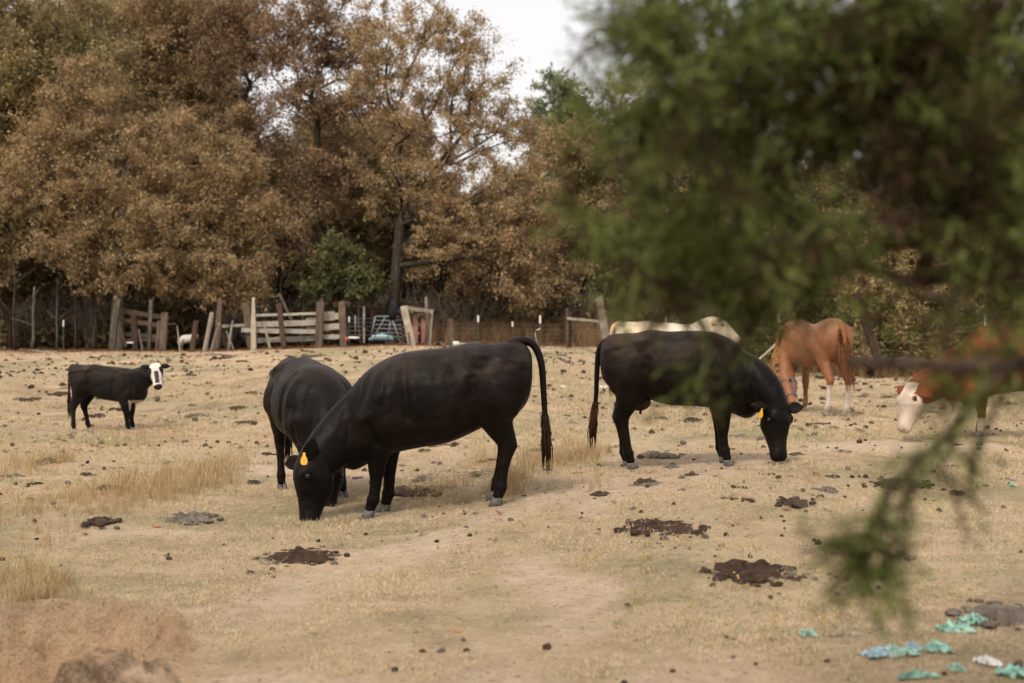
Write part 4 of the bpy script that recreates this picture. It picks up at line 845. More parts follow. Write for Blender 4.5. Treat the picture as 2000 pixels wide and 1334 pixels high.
for i, (px, py) in enumerate([(305,1030),(160,1028),(895,1234),(372,706),(1775,742)]):
    p = onground(px, py); m = MB(); m.add([(0, -.05, .01), (.05, 0, .02), (0, .05, .01), (-.05, .01, .03)], [(0, 1, 2, 3)]); q = m.build('orange_leaf', MAT['orange']); q.location = p; s = p.y/14; q.scale = (s, s, s)
    md = q.modifiers.new('thickness', 'SOLIDIFY'); md.thickness = .002
    tag(q, ['orange leaf below the tall dry grass patch', 'orange leaf beside the dark lumpy dung at left', 'small orange leaf in the open centre foreground', 'orange leaf in front of the stockade and goat', 'orange leaf on the ground right of the horse'][i], 'leaf', 'orange leaves in the pasture')

# ------------------------------------------------------------------ animals
COW = dict(
 torso=[(-.775, 1.22, 1.06, .07), (-.755, 1.29, .93, .155), (-.695, 1.355, .82, .22), (-.58, 1.362, .74, .255), (-.42, 1.352, .70, .285), (-.28, 1.37, .635, .315), (-.10, 1.335, .565, .35),
        (.10, 1.322, .535, .365), (.28, 1.30, .505, .355), (.42, 1.25, .465, .325), (.55, 1.17, .41, .285), (.66, 1.06, .365, .23), (.75, .96, .40, .165), (.82, .84, .50, .09)],
 hind=[(-.47, .15, 1.04, .24, .13), (-.455, .17, .88, .22, .125), (-.49, .165, .745, .15, .10), (-.52, .16, .65, .10, .075), (-.56, .155, .57, .080, .056), (-.582, .15, .50, .073, .048), (-.562, .15, .41, .050, .038), (-.54, .15, .28, .041, .034), (-.53, .15, .19, .042, .038), (-.525, .15, .15, .055, .046), (-.512, .15, .105, .041, .038), (-.498, .15, .055, .043, .040)],
 fore=[(.42, .16, .92, .20, .11), (.41, .175, .70, .15, .10), (.42, .175, .57, .105, .075), (.43, .165, .46, .074, .058), (.435, .16, .375, .062, .055), (.435, .16, .29, .045, .040), (.445, .16, .18, .043, .040), (.452, .16, .145, .054, .046), (.465, .16, .105, .041, .038), (.48, .16, .055, .043, .040)],
 blobs=[((-.52, .13, .98), (.20, .12, .28))],
 bumps=[(.43, .20, 1.02, .11, .24, .034), (.55, .22, .80, .09, .09, .036), (.35, .20, .72, .09, .11, .030), (-.31, .25, 1.26, .10, .075, .030), (-.52, .25, .98, .15, .22, .030), (-.72, .12, 1.20, .05, .05, .03), (-.15, .28, .80, .2, .18, .022), (.60, .2, 1.0, .03, .2, -.016), (.68, .2, .75, .04, .16, -.018), (.22, .2, .62, .05, .10, -.02)],
 head=[(-.035, -.04, .06, .065), (0, -.02, .095, .095), (.07, -.025, .125, .118), (.14, -.040, .145, .122), (.21, -.048, .135, .103), (.29, -.044, .108, .080), (.37, -.03, .080, .072), (.42, -.025, .075, .078), (.46, -.025, .066, .074), (.485, -.025, .042, .05)],
 neck=(.29, .20, .155, .14), tailr=(.046, .032, .024, .020), hoof=.052, ear=(.17, .054))
COWUP = dict(COW); COWUP['torso'] = COW['torso'][:9]+[(.42, 1.29, .50, .30), (.55, 1.27, .50, .255), (.66, 1.20, .52, .205), (.74, 1.10, .60, .15), (.79, .98, .72, .08)]
HORSE = dict(
 torso=[(-.86, 1.28, 1.10, .08), (-.82, 1.38, .98, .17), (-.72, 1.47, .86, .24), (-.56, 1.50, .82, .27), (-.38, 1.47, .80, .27), (-.15, 1.42, .76, .275), (.10, 1.41, .74, .28), (.32, 1.45, .74, .265), (.48, 1.50, .76, .23), (.62, 1.44, .80, .20), (.74, 1.30, .86, .17), (.82, 1.18, .95, .10)],
 hind=[(-.60, .14, 1.20, .25, .13), (-.55, .16, 1.0, .20, .12), (-.62, .155, .80, .12, .09), (-.74, .15, .62, .075, .055), (-.79, .145, .54, .068, .048), (-.76, .145, .42, .045, .036), (-.75, .145, .26, .038, .032), (-.74, .145, .16, .048, .04), (-.69, .145, .085, .045, .04)],
 fore=[(.55, .14, 1.10, .18, .10), (.52, .15, .88, .13, .08), (.53, .145, .70, .08, .06), (.54, .14, .55, .058, .05), (.54, .14, .47, .055, .05), (.54, .14, .36, .038, .034), (.54, .14, .22, .036, .033), (.54, .14, .15, .046, .038), (.59, .14, .085, .042, .038)],
 blobs=[((.50, .14, 1.18), (.17, .1, .26)), ((-.62, .15, 1.18), (.22, .13, .25))],
 head=[(-.03, -.03, .06, .06), (0, -.03, .10, .085), (.10, -.045, .135, .10), (.18, -.05, .135, .10), (.28, -.04, .10, .075), (.40, -.03, .075, .058), (.50, -.025, .065, .06), (.56, -.025, .06, .06), (.60, -.025, .04, .045)],
 bumps=[], neck=(.24, .18, .14, .12), tailr=(.05, .04, .03, .03), hoof=.058, ear=(.15, .035))
def coatfn_plain(c): return lambda P, hd, z: np.tile(np.array(c), (len(P), 1))
def beast(kind, name, label, cat, pos, yaw, s, poll, muzzle, up, spec=COW, coat=(.007, .0048, .004), coatmat='coat', feet=None, tail=None, tagcol=None, ears=None, slope=0.0, colour=None,
          fat=1.0, hoofmat='hoof', switch='switch', vox=.014, neckmid=None, legdx=(0, 0, 0, 0), group='cattle in the pasture', depth=1.0, headscale=1.0, earcol=None, tailcol=None):
    """poll, muzzle, up: world positions / world direction; feet: ground heights are found from the terrain"""
    rotM = Matrix.Rotation(yaw, 3, 'Z'); inv = rotM.inverted(); pos = Vector(pos)
    def L(wp): return inv @ (Vector(wp)-pos)
    def G(x, y):
        w_ = rotM @ Vector((x, y, 0))+pos; return g1(w_.x, w_.y)-pos.z
    m = MB(); Z = lambda x, z: z*s+slope*x*s
    rr = []; TR = np.array(spec['torso']); fineT = []
    for i in range(len(TR)-1):
        a0, a1, a2, a3 = TR[max(0, i-1)], TR[i], TR[i+1], TR[min(len(TR)-1, i+2)]
        for q in range(4):
            u_ = q/4; fineT.append(.5*(2*a1+(a2-a0)*u_+(2*a0-5*a1+4*a2-a3)*u_**2+(3*a1-a0-3*a2+a3)*u_**3))
    fineT.append(TR[-1])
    for x, zt, zb, hw in fineT:
        zb_ = zt-(zt-zb)*depth; zm = (zt+zb_)/2; hh = (zt-zb_)/2; ring = []; hw = hw*fat
        for j in range(24):
            a = 2*math.pi*j/24; cs, sn = math.cos(a), math.sin(a)
            yy = hw*math.copysign(abs(cs)**.82, cs)*(1-.20*max(0, sn)**2)*(1+.04*max(0, -sn)); zz = zm+hh*math.copysign(abs(sn)**.9, sn)
            ring.append((x*s, yy*s, Z(x, zz)))
        rr.append(ring)
    m.rings(rr)
    for (cx, cy_, cz), r in spec['blobs']:
        for sg_ in (-1, 1): m.ellipsoid((cx*s, sg_*cy_*s*fat, Z(cx, cz)), (r[0]*s, r[1]*s, r[2]*s))
    hoofs = []
    for li, (key, sg_) in enumerate((('hind', -1), ('hind', 1), ('fore', -1), ('fore', 1))):
        pts, rad = [], []; q = [(a_, b_, c_, d_*(1.12 if c_ < .7 else 1), e_*(1.16 if c_ < .7 else 1)) for a_, b_, c_, d_, e_ in spec[key]]; fx, fy = q[-1][0]+legdx[li], q[-1][1]*sg_; gzv = G(fx*s, fy*s)
        for i, (x, y_, z, ra, rb) in enumerate(q):
            k_ = min(1, max(0, 1-(z-.085)/.85)); xx = x+legdx[li]*k_**.8
            zz = Z(x, z)*(1-k_)+(gzv+z*s)*k_
            pts.append((xx*s, y_*sg_*s, zz)); rad.append((ra*s, rb*s))
        m.tube(pts, rad, 14, side=(0, 1, 0)); hoofs.append((pts[-1], gzv))
    # neck and head
    P = L(poll); Mz = L(muzzle); h = (Mz-P).normalized(); U = (inv @ Vector(up)); U = (U-h*U.dot(h)).normalized(); S = h.cross(U); hs = s*headscale
    n0 = Vector((.43*s, 0, Z(.43, .86 if spec is COW else .95 if spec is COWUP else 1.15))); nm = Vector(L(neckmid)) if neckmid is not None else n0.lerp(P, .5)+Vector((.03, 0, .06))*s
    pe = P+h*.07*hs-U*.03*hs; nr = spec['neck']; pts = []; rad = []
    for i in range(9):
        t = i/8; p = n0*(1-t)**2+nm*2*t*(1-t)+pe*t*t; pts.append(p); ra = nr[0]*(1-t)+nr[2]*t; rb = nr[1]*(1-t)+nr[3]*t*.85; rad.append((ra*s, rb*s))
    # lateral axis turns from the body's to the head's
    rr = []
    for i, p in enumerate(pts):
        t = (pts[min(i+1, 8)]-pts[max(i-1, 0)]).normalized(); k_ = (i/8)**1.8; sdv = (Vector((0, 1, 0))*(1-k_)+(S if S.y > 0 or abs(S.y) < .3 else -S)*k_)
        if S.y < -.3 and False: sdv = sdv
        bdir = (sdv-t*sdv.dot(t)).normalized(); ad = t.cross(bdir)
        rr.append([p+ad*(rad[i][0]*math.cos(2*math.pi*j/16))+bdir*(rad[i][1]*math.sin(2*math.pi*j/16)) for j in range(16)])
    m.rings(rr)
    rr = []
    for t, c, hh, hw in spec['head']:
        cc = P+h*t*hs+U*c*hs
        rr.append([cc+U*(hh*hs*math.copysign(abs(math.sin(a))**.85, math.sin(a)))+S*(hw*hs*math.copysign(abs(math.cos(a))**.85, math.cos(a))*(1-.18*max(0, -math.sin(a)))) for a in [2*math.pi*j/20 for j in range(20)]])
    m.rings(rr)
    for sg_ in (-1, 1):   # brow ridges and cheeks
        HM = Matrix((h, S, U)).transposed()
        m.ellipsoid(P+h*.115*hs+S*sg_*.09*hs+U*.045*hs, (.045*hs, .035*hs, .04*hs), HM); m.ellipsoid(P+h*.15*hs+S*sg_*.06*hs-U*.09*hs, (.10*hs, .05*hs, .07*hs), HM)
    el, ew = spec['ear']; tips = []
    for k_, sg_ in enumerate((-1, 1)):
        b_ = P+h*.025*hs+S*sg_*.085*hs+U*.01*hs
        if ears and ears[k_] is not None: d = (inv @ Vector(ears[k_])).normalized()
        elif spec['hoof'] < .055: d = (S*sg_-h*.12-U*.10).normalized()
        else: d = (S*sg_*.35-h*1.0+U*.25).normalized()
        flat = (h if abs(d.dot(h)) < .8 else U); flat = (flat-d*flat.dot(d)).normalized()
        cup = d.cross(flat); cup = cup if cup.dot(h) > 0 else -cup
        pp = [b_+d*el*hs*t-U*.03*hs*t*t for t in (-.12, .10, .30, .5, .7, .87, 1.0)]; er = []
        for q, (wd, th) in zip(pp, ((.30, .020), (.52, .019), (.92, .013), (1.0, .011), (.80, .009), (.45, .007), (.10, .004))):
            er.append([q+flat*(ew*wd*hs*math.cos(a))+cup*(th*hs*math.sin(a)+.26*ew*wd*hs*math.cos(a)**2) for a in [2*math.pi*j/14 for j in range(14)]])
        em = MB(); em.rings(er); tips.append((pp, d, flat, em))
    # tail dock and tail
    tl = tail or [(-.70, 0, 1.33), (-.79, 0, 1.30), (-.835, 0, 1.18), (-.84, 0, .95), (-.835, 0, .72), (-.84, 0, .60)]
    tp = [Vector((p[0]*s, p[1]*s, Z(p[0], p[2]))) for p in tl]; K = len(tp)
    tr = spec['tailr']; tq = []
    for i in range((K-1)*4+1):
        f_ = i/4; i1_ = min(int(f_), K-2); u_ = f_-i1_; a0, a1, a2, a3 = tp[max(0, i1_-1)], tp[i1_], tp[i1_+1], tp[min(K-1, i1_+2)]
        tq.append((a1*2+(a2-a0)*u_+(a0*2-a1*5+a2*4-a3)*u_**2+(a1*3-a0-a2*3+a3)*u_**3)*.5)
    tail_mb = MB(); tail_mb.tube(tq, [s*np.interp(i/(len(tq)-1), [0, .3, .7, 1], tr) for i in range(len(tq))], 10, side=(0, 1, 0)); m.tube([tp[0]+Vector((.10*s, 0, -.02*s)), tp[0], tp[1]], [s*.05, s*.045, s*.035], 8)
    raw = bpy.data.objects.new('tmp', m.mesh('tmp')); C.objects.link(raw)
    md = raw.modifiers.new('r', 'REMESH'); md.mode = 'VOXEL'; md.voxel_size = vox; md.use_smooth_shade = True
    md = raw.modifiers.new('s', 'SMOOTH'); md.factor = .5; md.iterations = 12
    dg = bpy.context.evaluated_depsgraph_get(); me = bpy.data.meshes.new_from_object(raw.evaluated_get(dg)); bpy.data.objects.remove(raw)
    me.name = 'body'; me.polygons.foreach_set('use_smooth', np.ones(len(me.polygons), bool)); me.materials.clear(); me.materials.append(MAT[coatmat])
    V = np.empty(len(me.vertices)*3, np.float32); me.vertices.foreach_get('co', V); V = V.reshape(-1, 3)
    # relief of muscle and hide: gentle hollows behind the shoulder and in the flank, faint ribs
    X = V[:, 0]/s; Yv = V[:, 1]/s; Zv = (V[:, 2]-slope*V[:, 0])/s; sgn = np.sign(Yv); out = np.zeros(len(V))
    if spec['hoof'] < .055:
        body = np.clip((np.abs(Yv)-.10)/.1, 0, 1)
        def line(x0, z0, x1, z1, w_, am):
            dx, dz = x1-x0, z1-z0; t_ = np.clip(((X-x0)*dx+(Zv-z0)*dz)/(dx*dx+dz*dz), 0, 1); d2 = (X-x0-t_*dx)**2+(Zv-z0-t_*dz)**2
            return am*np.exp(-d2/(w_*w_))
        for bx, by, bz, rx, rz, am in spec['bumps']: out += am*np.exp(-(((X-bx)/rx)**2+((Zv-bz)/rz)**2))
        for q in [(.50, 1.16, .58, .86, .028, -.026), (.24, 1.20, .20, .80, .04, -.026), (.37, 1.24, .42, .95, .035, .016), (.30, 1.16, .36, .86, .03, .010), (-.29, 1.34, -.36, 1.20, .035, .026), (-.33, 1.27, -.72, 1.22, .032, .016), (-.22, 1.24, -.17, 1.14, .065, -.026),
                  (-.30, 1.08, -.33, .76, .04, -.022), (-.63, 1.08, -.60, .78, .035, -.014), (-.45, 1.12, -.52, .86, .06, .014), (.60, 1.02, .69, .60, .03, -.009), (.70, .92, .76, .62, .025, -.006), (.52, .74, .45, .60, .03, -.016), (.28, .66, .36, .56, .03, .014), (-.10, .72, .25, .68, .05, .012), (-.30, 1.0, -.14, .70, .05, -.014)]: out += line(*q)
        for q in range(5): out += line(-.14+q*.083, 1.12-.02*abs(q-2), -.22+q*.088, .80, .026, .0042)
        out += .008*fbm(X*4+Yv*3, Zv*4, 1.0, 3, 88)+.003*fbm(X*20+Yv*7, Zv*20, 1.0, 2, 89)
        V[:, 1] += (out*body*sgn*s).astype(np.float32)
        me.vertices.foreach_set('co', V.ravel())
    e = empty(name, pos, label, cat, group, yaw)
    rel = V-np.array(P); hd = np.stack([rel @ np.array(h), rel @ np.array(S), rel @ np.array(U)], 1)/hs
    col = (colour or coatfn_plain(coat))(np.stack([X, Yv, Zv], 1), hd, s)
    n_ = .5+.5*fbm(X*3+5, Zv*3, 1.3, 3, 8)
    a = me.color_attributes.new('coat', 'FLOAT_COLOR', 'POINT'); a.data.foreach_set('color', np.concatenate([col, np.ones((len(col), 1))], 1).astype(np.float32).ravel())
    body_o = link('body', me, None, e)
    def coated(mb, nm__, c__):
        o__ = mb.build(nm__, MAT[coatmat], e, True); a__ = o__.data.color_attributes.new('coat', 'FLOAT_COLOR', 'POINT'); a__.data.foreach_set('color', np.tile(np.array([*c__, 1], np.float32), len(o__.data.vertices))); return o__
    ear_o = [coated(em, 'ear', earcol or coat) for (_p, _d, _f, em) in tips]
    tail_o = coated(tail_mb, 'tail', tailcol or earcol or coat)
    # hooves: two claws each
    for (p, gzv) in hoofs:
        hm = MB()
        if spec['hoof'] < .055:
            for sg_ in (-1, 1):
                rr = []
                for zf, ra, fw in ((.055, .034, -.004), (.028, .041, .008), (.0, .048, .020)):
                    rr.append([(p[0]+(fw+ra*1.15*math.cos(a))*s, p[1]+(sg_*.026+.023*math.sin(a))*s, gzv+(zf+(.012 if zf else -.004)-.008)*s) for a in [2*math.pi*j/10 for j in range(10)]])
                hm.rings(rr)
        else:
            rr = []
            for zf, ra, fw in ((.09, .043, 0), (.05, .052, .01), (-.004, .062, .02)): rr.append([(p[0]+(fw+ra*math.cos(a))*s, p[1]+ra*.9*math.sin(a)*s, gzv+zf*s) for a in [2*math.pi*j/12 for j in range(12)]])
            hm.rings(rr)
        hm.build('hoof', MAT[hoofmat], e, True)
    for sg_ in (-1, 1):
        em = MB(); em.ellipsoid(P+h*.135*hs+S*sg_*.112*hs+U*.028*hs, (.020*hs,)*3, n=12, m=8); em.build('eye', MAT['eye'], e, True)
        nm_ = MB(); nm_.ellipsoid(P+h*(spec['head'][-1][0]-.022)*hs+S*sg_*.034*hs+U*.006*hs, (.016*hs, .012*hs, .016*hs), n=8, m=6); nm_.build('nostril', MAT['eye'], e, True)
    # tail switch of hair
    tmid = tp[-1]; sm = MB(); g_ = random.Random(4); d0 = (tp[-1]-tp[-2]).normalized()
    for i in range(110):
        a = g_.uniform(0, 6.28); r = .028*s*g_.random()**.5; ln = s*g_.uniform(.10, .40); o1 = Vector((math.cos(a)*r, math.sin(a)*r, 0)); p0 = tmid-d0*(.16*s*g_.random()**2)+o1*.35
        dd = (d0+Vector((0, 0, -1.2))).normalized(); p1 = p0+dd*ln*.5+o1*1.3; p2 = p0+dd*ln+o1*g_.uniform(.2, 1.5)+Vector((g_.uniform(-.012, .012), g_.uniform(-.01, .01), 0))
        sm.tube([p0, p1, p2], [.006*s, .005*s, .001], 4)
    if spec['hoof'] < .055: sm.build('tail_switch', MAT[switch], tail_o, True)
    if tagcol:
        k_, tloc, sz, nrm = tagcol; pp, d, flat, _ = tips[k_]; c = pp[3].lerp(pp[4], tloc); nn = (inv @ Vector(nrm)).normalized(); c = c+nn*.02*s
        dn = Vector((0, 0, -1)); dn = (dn-nn*dn.dot(nn)).normalized(); sd_ = dn.cross(nn); tm = MB(); outl = [(-.35, -.0), (-.35, .25), (-.9, .75), (-.95, 1.25), (-.55, 1.6), (.55, 1.6), (.95, 1.25), (.9, .75), (.35, .25), (.35, 0)]
        r1 = [c+sd_*(a*sz*.5)+dn*(b*sz) for a, b in outl]; tm.rings([r1, [q+nn*.004 for q in r1]]); tm.build('ear_tag', MAT['tagy'], e)
    return e, dict(P=P, h=h, S=S, U=U, s=s, tp=tp, inv=inv, ears=ear_o, n0=n0, nm=nm, pe=pe, hs=hs)
def D(*v): return Vector(v)
def gpt(px, Y, dz=0):
    x = (px-1000)/FPX*Y; return Vector((x, Y, g1(x, Y)+dz))
BLK = (.0032, .0024, .0022)
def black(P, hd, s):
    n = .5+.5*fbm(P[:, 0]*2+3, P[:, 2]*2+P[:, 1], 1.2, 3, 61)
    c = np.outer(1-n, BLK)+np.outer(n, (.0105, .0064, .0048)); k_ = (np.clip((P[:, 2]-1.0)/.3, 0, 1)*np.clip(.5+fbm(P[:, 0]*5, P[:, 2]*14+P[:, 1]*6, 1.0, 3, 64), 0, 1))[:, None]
    return c+k_*np.array([.030, .021, .017])  # upper-back dust tint, strengthened to paint the back's highlights into the coat
# big cow in front, facing left
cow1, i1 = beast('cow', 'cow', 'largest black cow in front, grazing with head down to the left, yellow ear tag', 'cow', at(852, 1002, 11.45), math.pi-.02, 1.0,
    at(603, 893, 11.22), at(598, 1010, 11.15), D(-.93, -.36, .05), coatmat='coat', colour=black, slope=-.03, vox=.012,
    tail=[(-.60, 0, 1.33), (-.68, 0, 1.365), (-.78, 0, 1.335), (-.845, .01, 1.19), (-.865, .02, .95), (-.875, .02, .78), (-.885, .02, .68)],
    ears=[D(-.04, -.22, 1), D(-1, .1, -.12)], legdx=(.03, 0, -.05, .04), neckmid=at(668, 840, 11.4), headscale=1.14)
# second cow behind it, facing the camera
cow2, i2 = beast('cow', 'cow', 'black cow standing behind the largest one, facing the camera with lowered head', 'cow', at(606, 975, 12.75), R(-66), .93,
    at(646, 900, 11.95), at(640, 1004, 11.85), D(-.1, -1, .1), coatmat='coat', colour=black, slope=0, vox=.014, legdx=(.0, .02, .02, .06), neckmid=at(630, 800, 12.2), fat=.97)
# second black cow on the right
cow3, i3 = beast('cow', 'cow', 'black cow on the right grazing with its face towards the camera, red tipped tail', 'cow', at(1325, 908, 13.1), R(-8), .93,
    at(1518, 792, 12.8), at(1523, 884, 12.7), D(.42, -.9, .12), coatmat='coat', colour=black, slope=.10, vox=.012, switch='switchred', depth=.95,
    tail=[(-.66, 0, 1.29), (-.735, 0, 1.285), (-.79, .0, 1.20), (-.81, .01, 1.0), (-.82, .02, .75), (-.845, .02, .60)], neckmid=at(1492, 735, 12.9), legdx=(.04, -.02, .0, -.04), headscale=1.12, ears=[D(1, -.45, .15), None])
# calf
def calfcol(P, hd, s):
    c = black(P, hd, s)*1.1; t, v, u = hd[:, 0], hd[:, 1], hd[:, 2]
    face = (t > -.02) & (t < .5) & (np.abs(v) < .13) & (u > -.06-.1*(t > .25)); c[face] = (.70, .64, .58)
    eyep = (((t-.15)/.07)**2+((np.abs(v)-.115)/.055)**2 < 1); c[eyep & (u < .10)] = (.02, .015, .013); c[(np.abs(v) > .095) & (t < .26) & (t > -.05) & (u < .07)] = (.014, .011, .010)
    st = (np.abs(v+.006) < .036) & (t > .19) & (t < .42) & (u > 0); c[st] = (.05, .04, .04)
    c[(t > .44) & (np.abs(v) < .2) & (np.abs(u) < .2)] = (.03, .025, .025)
    ch = (P[:, 0] > .50) & (P[:, 2] < .66) & (P[:, 2] > .45); c[ch & (np.abs(P[:, 1]) < .3)] = (.50, .40, .32); return c
calf, i4 = beast('cow', 'calf', 'black calf with white face looking at the camera on the far left', 'calf', at(211, 846, 20.7), R(-4), .735,
    at(303, 714, 20.35), at(308, 754, 20.12), D(.05, -.75, .62), coatmat='coatmatte', colour=calfcol, hoofmat='palehoof', vox=.012, spec=COWUP, depth=.87, neckmid=at(285, 735, 20.5), headscale=1.15, legdx=(-.13, .06, -.0, -.02), fat=.92, ears=[D(1, -.1, .02), D(-1, -.1, .22)], tail=[(-.70, 0, 1.33), (-.76, 0, 1.29), (-.785, 0, 1.1), (-.79, 0, .85), (-.78, 0, .65)])
# cream cow behind
def cream(P, hd, s):
    n = .5+.5*fbm(P[:, 0]*2+3, P[:, 2]*2, 1.2, 3, 66); return np.outer(1-n, (.62, .52, .37))+np.outer(n, (.74, .66, .50))
cow4, i5 = beast('cow', 'cow', 'cream white cow whose back shows above the black cow on the right', 'cow', at(1300, 800, 21.4), R(4), .985,
    at(1398, 628, 21.5), at(1434, 655, 21.4), D(.2, 0, 1), spec=COWUP, coatmat='coatmatte', colour=cream, hoofmat='palehoof', vox=.018, slope=.03, neckmid=at(1380, 640, 21.4), earcol=(.62, .48, .31), switch='mane')
# red cow with white face at the right edge
def hereford(P, hd, s):
    n = .5+.5*fbm(P[:, 0]*2+3, P[:, 2]*2, 1.2, 3, 67); c = np.outer(1-n, (.14, .040, .014))+np.outer(n, (.22, .068, .023)); t, v, u = hd[:, 0], hd[:, 1], hd[:, 2]
    near = (np.abs(v) < .16) & (t > -.05) & (t < .55) & (np.abs(u) < .25)
    c[near & ((t > .20) | (u > -.035-.3*np.clip(t, 0, 1)))] = (.70, .58, .48); c[(((t-.135)/.035)**2+((np.abs(v)-.115)/.04)**2+((u-.03)/.03)**2 < 1)] = (.25, .11, .07)
    c[near & (t > .445)] = (.50, .25, .20); c[(P[:, 2] < .25)] = (.62, .54, .46); c[(P[:, 2] < .44) & (P[:, 0] > .60)] = (.52, .42, .34)
    ear = (np.abs(v) > .105) & (t < .09) & (t > -.16) & (u < .15); c[ear] = (.18, .055, .02); return c
cow5, i6 = beast('cow', 'cow', 'red brown cow with white face at the right edge, head lowered towards the left', 'cow', at(1992, 862, 16.0), math.pi-.08, 1.03,
    at(1781, 762, 15.65), at(1762, 842, 15.45), D(-.86, -.42, .28), coatmat='coatmatte', colour=hereford, hoofmat='palehoof', vox=.014, neckmid=at(1850, 722, 15.85), headscale=1.02, legdx=(0, 0, -.08, .36), switch='mane', fat=.95, ears=[D(.62, -.55, -.22), D(-.35, .8, .5)], earcol=(.17, .05, .018))
# chestnut horse seen from behind
def chest(P, hd, s):
    n = .5+.5*fbm(P[:, 0]*2+3, P[:, 2]*2, 1.2, 3, 68); c = np.outer(1-n, (.20, .082, .036))+np.outer(n, (.33, .150, .074)); c[(P[:, 2] < .50) & (P[:, 0] < -.3)] = (.60, .54, .46); return c
hp = at(1590, 812, 20.3)
horse, i7 = beast('horse', 'horse', 'chestnut horse with white hind socks grazing behind the black cow, blue halter', 'horse', hp, R(106), .93,
    at(1533, 738, 20.7), at(1552, 806, 20.3), D(-.75, -.5, .1), spec=HORSE, coatmat='horsecoat', colour=chest, hoofmat='palehoof', vox=.016, neckmid=at(1535, 640, 21.1), legdx=(0, .03, 0, .05), group='horse', earcol=(.28, .10, .04),
    tail=[(-.80, 0, 1.40), (-.88, 0, 1.36), (-.93, 0, 1.2), (-.94, 0, 1.05)])
def hair(parent, name, roots, dirs, ln, mat, r=.006, seed=1, sag=.6):
    g_ = random.Random(seed); m = MB()
    for p, d in zip(roots, dirs):
        L_ = ln*g_.uniform(.6, 1.1); p = Vector(p); d = Vector(d).normalized(); p1 = p+d*L_*.35; d2 = (d*.4+Vector((0, 0, -sag))).normalized(); p2 = p1+d2*L_*.35; p3 = p2+(d2+Vector((g_.uniform(-.1, .1), g_.uniform(-.1, .1), -.6))).normalized()*L_*.3
        m.tube([p, p1, p2, p3], [r, r, r*.8, r*.2], 4)
    return m.build(name, MAT[mat], parent, True)
g = random.Random(9); tp = i7['tp']
rt = [tp[0].lerp(tp[3], g.random()**.8)+Vector((g.uniform(-.03, .03), g.uniform(-.05, .05), 0)) for _ in range(110)]
hair(horse, 'tail', rt, [(-.35, g.uniform(-.2, .2), -.6) for _ in rt], .62, 'chestnuthair', .007, 5, 1.9)
rt, dr = [], []
for i in range(190):
    t = g.random(); p = i7['n0']*(1-t)**2+i7['nm']*2*t*(1-t)+i7['pe']*t*t; tg = ((i7['nm']-i7['n0'])*(1-t)+(i7['pe']-i7['nm'])*t).normalized()
    upv = Vector((0, 1, 0)).cross(tg); upv = upv if upv.dot(Vector((1, 0, .6))) > 0 else -upv
    sd_ = 1 if g.random() < .7 else -1
    rt.append(p+upv*(.22-.08*t)*.95); dr.append(upv*.5+Vector((0, sd_*.9, 0)))
hair(horse, 'mane', rt, dr, .34, 'mane', .009, 6, 1.0)
# halter
hm = MB(); P, h, S, U, hs = i7['P'], i7['h'], i7['S'], i7['U'], i7['hs']
for t, hh, hw, c in ((.10, .15, .115, -.045), (.36, .092, .075, -.032)):
    pts = [P+h*t*hs+U*(c+hh*math.sin(a))*hs+S*hw*math.cos(a)*hs for a in [2*math.pi*j/16 for j in range(17)]]; hm.tube(pts, [.008]*17, 5)
for sg_ in (-1, 1): hm.tube([P+h*.10*hs+S*sg_*.118*hs-U*.03*hs, P+h*.36*hs+S*sg_*.078*hs-U*.03*hs], [.011]*2, 5)
hm.tube([P+h*.2*hs-U*.19*hs+S*.05*hs, P+h*.42*hs-U*.16*hs+S*.08*hs, P+h*.60*hs-U*.16*hs+S*.09*hs], [.012]*3, 5)
hm.build('halter', MAT['halter'], horse, True)
# goat by the fence
def goatc(P, hd, s): return np.tile(np.array((.62, .59, .55)), (len(P), 1))
beast('cow', 'goat', 'white goat half hidden behind the dark leaning post at the fence', 'goat', Vector(gpt(366, 43.6)), math.pi+.3, .37, at(353, 664, 43.3), at(348, 678, 43.2), D(-.8, -.4, .3), coatmat='coatmatte', colour=goatc, vox=.022, hoofmat='palehoof', group='goat', depth=.9, earcol=(.6, .56, .52), switch='mane', tail=[(-.72, 0, 1.30), (-.78, 0, 1.33), (-.84, 0, 1.25), (-.85, 0, 1.15)])
# horns of the red cow and udder of the right black cow
um = MB(); s = .93
um.ellipsoid((-.40*s, 0, (.66-.04)*s), (.13*s, .11*s, .09*s))
for sx in (-.045, .045):
    for sy in (-.04, .04): um.tube([((-.42+sx)*s, sy*s, .555*s), ((-.42+sx)*s, sy*1.1*s, .50*s)], [.014*s, .010*s], 7)
um.build('udder', MAT['switch'], cow3, True)
# ear tags placed on the ears that show them
def ear_tag(cow, inf, wpos, nrm, w_, hgt, slant=0, which=0):
    inv = inf['inv']; c = inv @ (Vector(wpos)-cow.location); nn = (inv @ Vector(nrm)).normalized(); dn = Vector((0, 0, -1)); dn = (dn-nn*dn.dot(nn)).normalized(); sd_ = dn.cross(nn); tm = MB()
    if slant: dn = (dn+sd_*slant).normalized(); sd_ = dn.cross(nn)
    outl = [(-.18, 0), (-.2, .25), (-.45, .5), (-.5, .8), (-.3, 1), (.3, 1), (.5, .8), (.45, .5), (.2, .25), (.18, 0)]
    r1 = [c+sd_*(a*w_)+dn*(b*hgt) for a, b in outl]; tm.rings([r1, [q+nn*.004 for q in r1]]); tm.build('ear_tag', MAT['tagy'], inf['ears'][which])
ear_tag(cow1, i1, at(594, 884, 10.98), D(0, -1, .1), .055, .095)
ear_tag(cow3, i3, at(1489, 798, 12.66), D(-.7, -.5, 0), .05, .085, .3, 1)

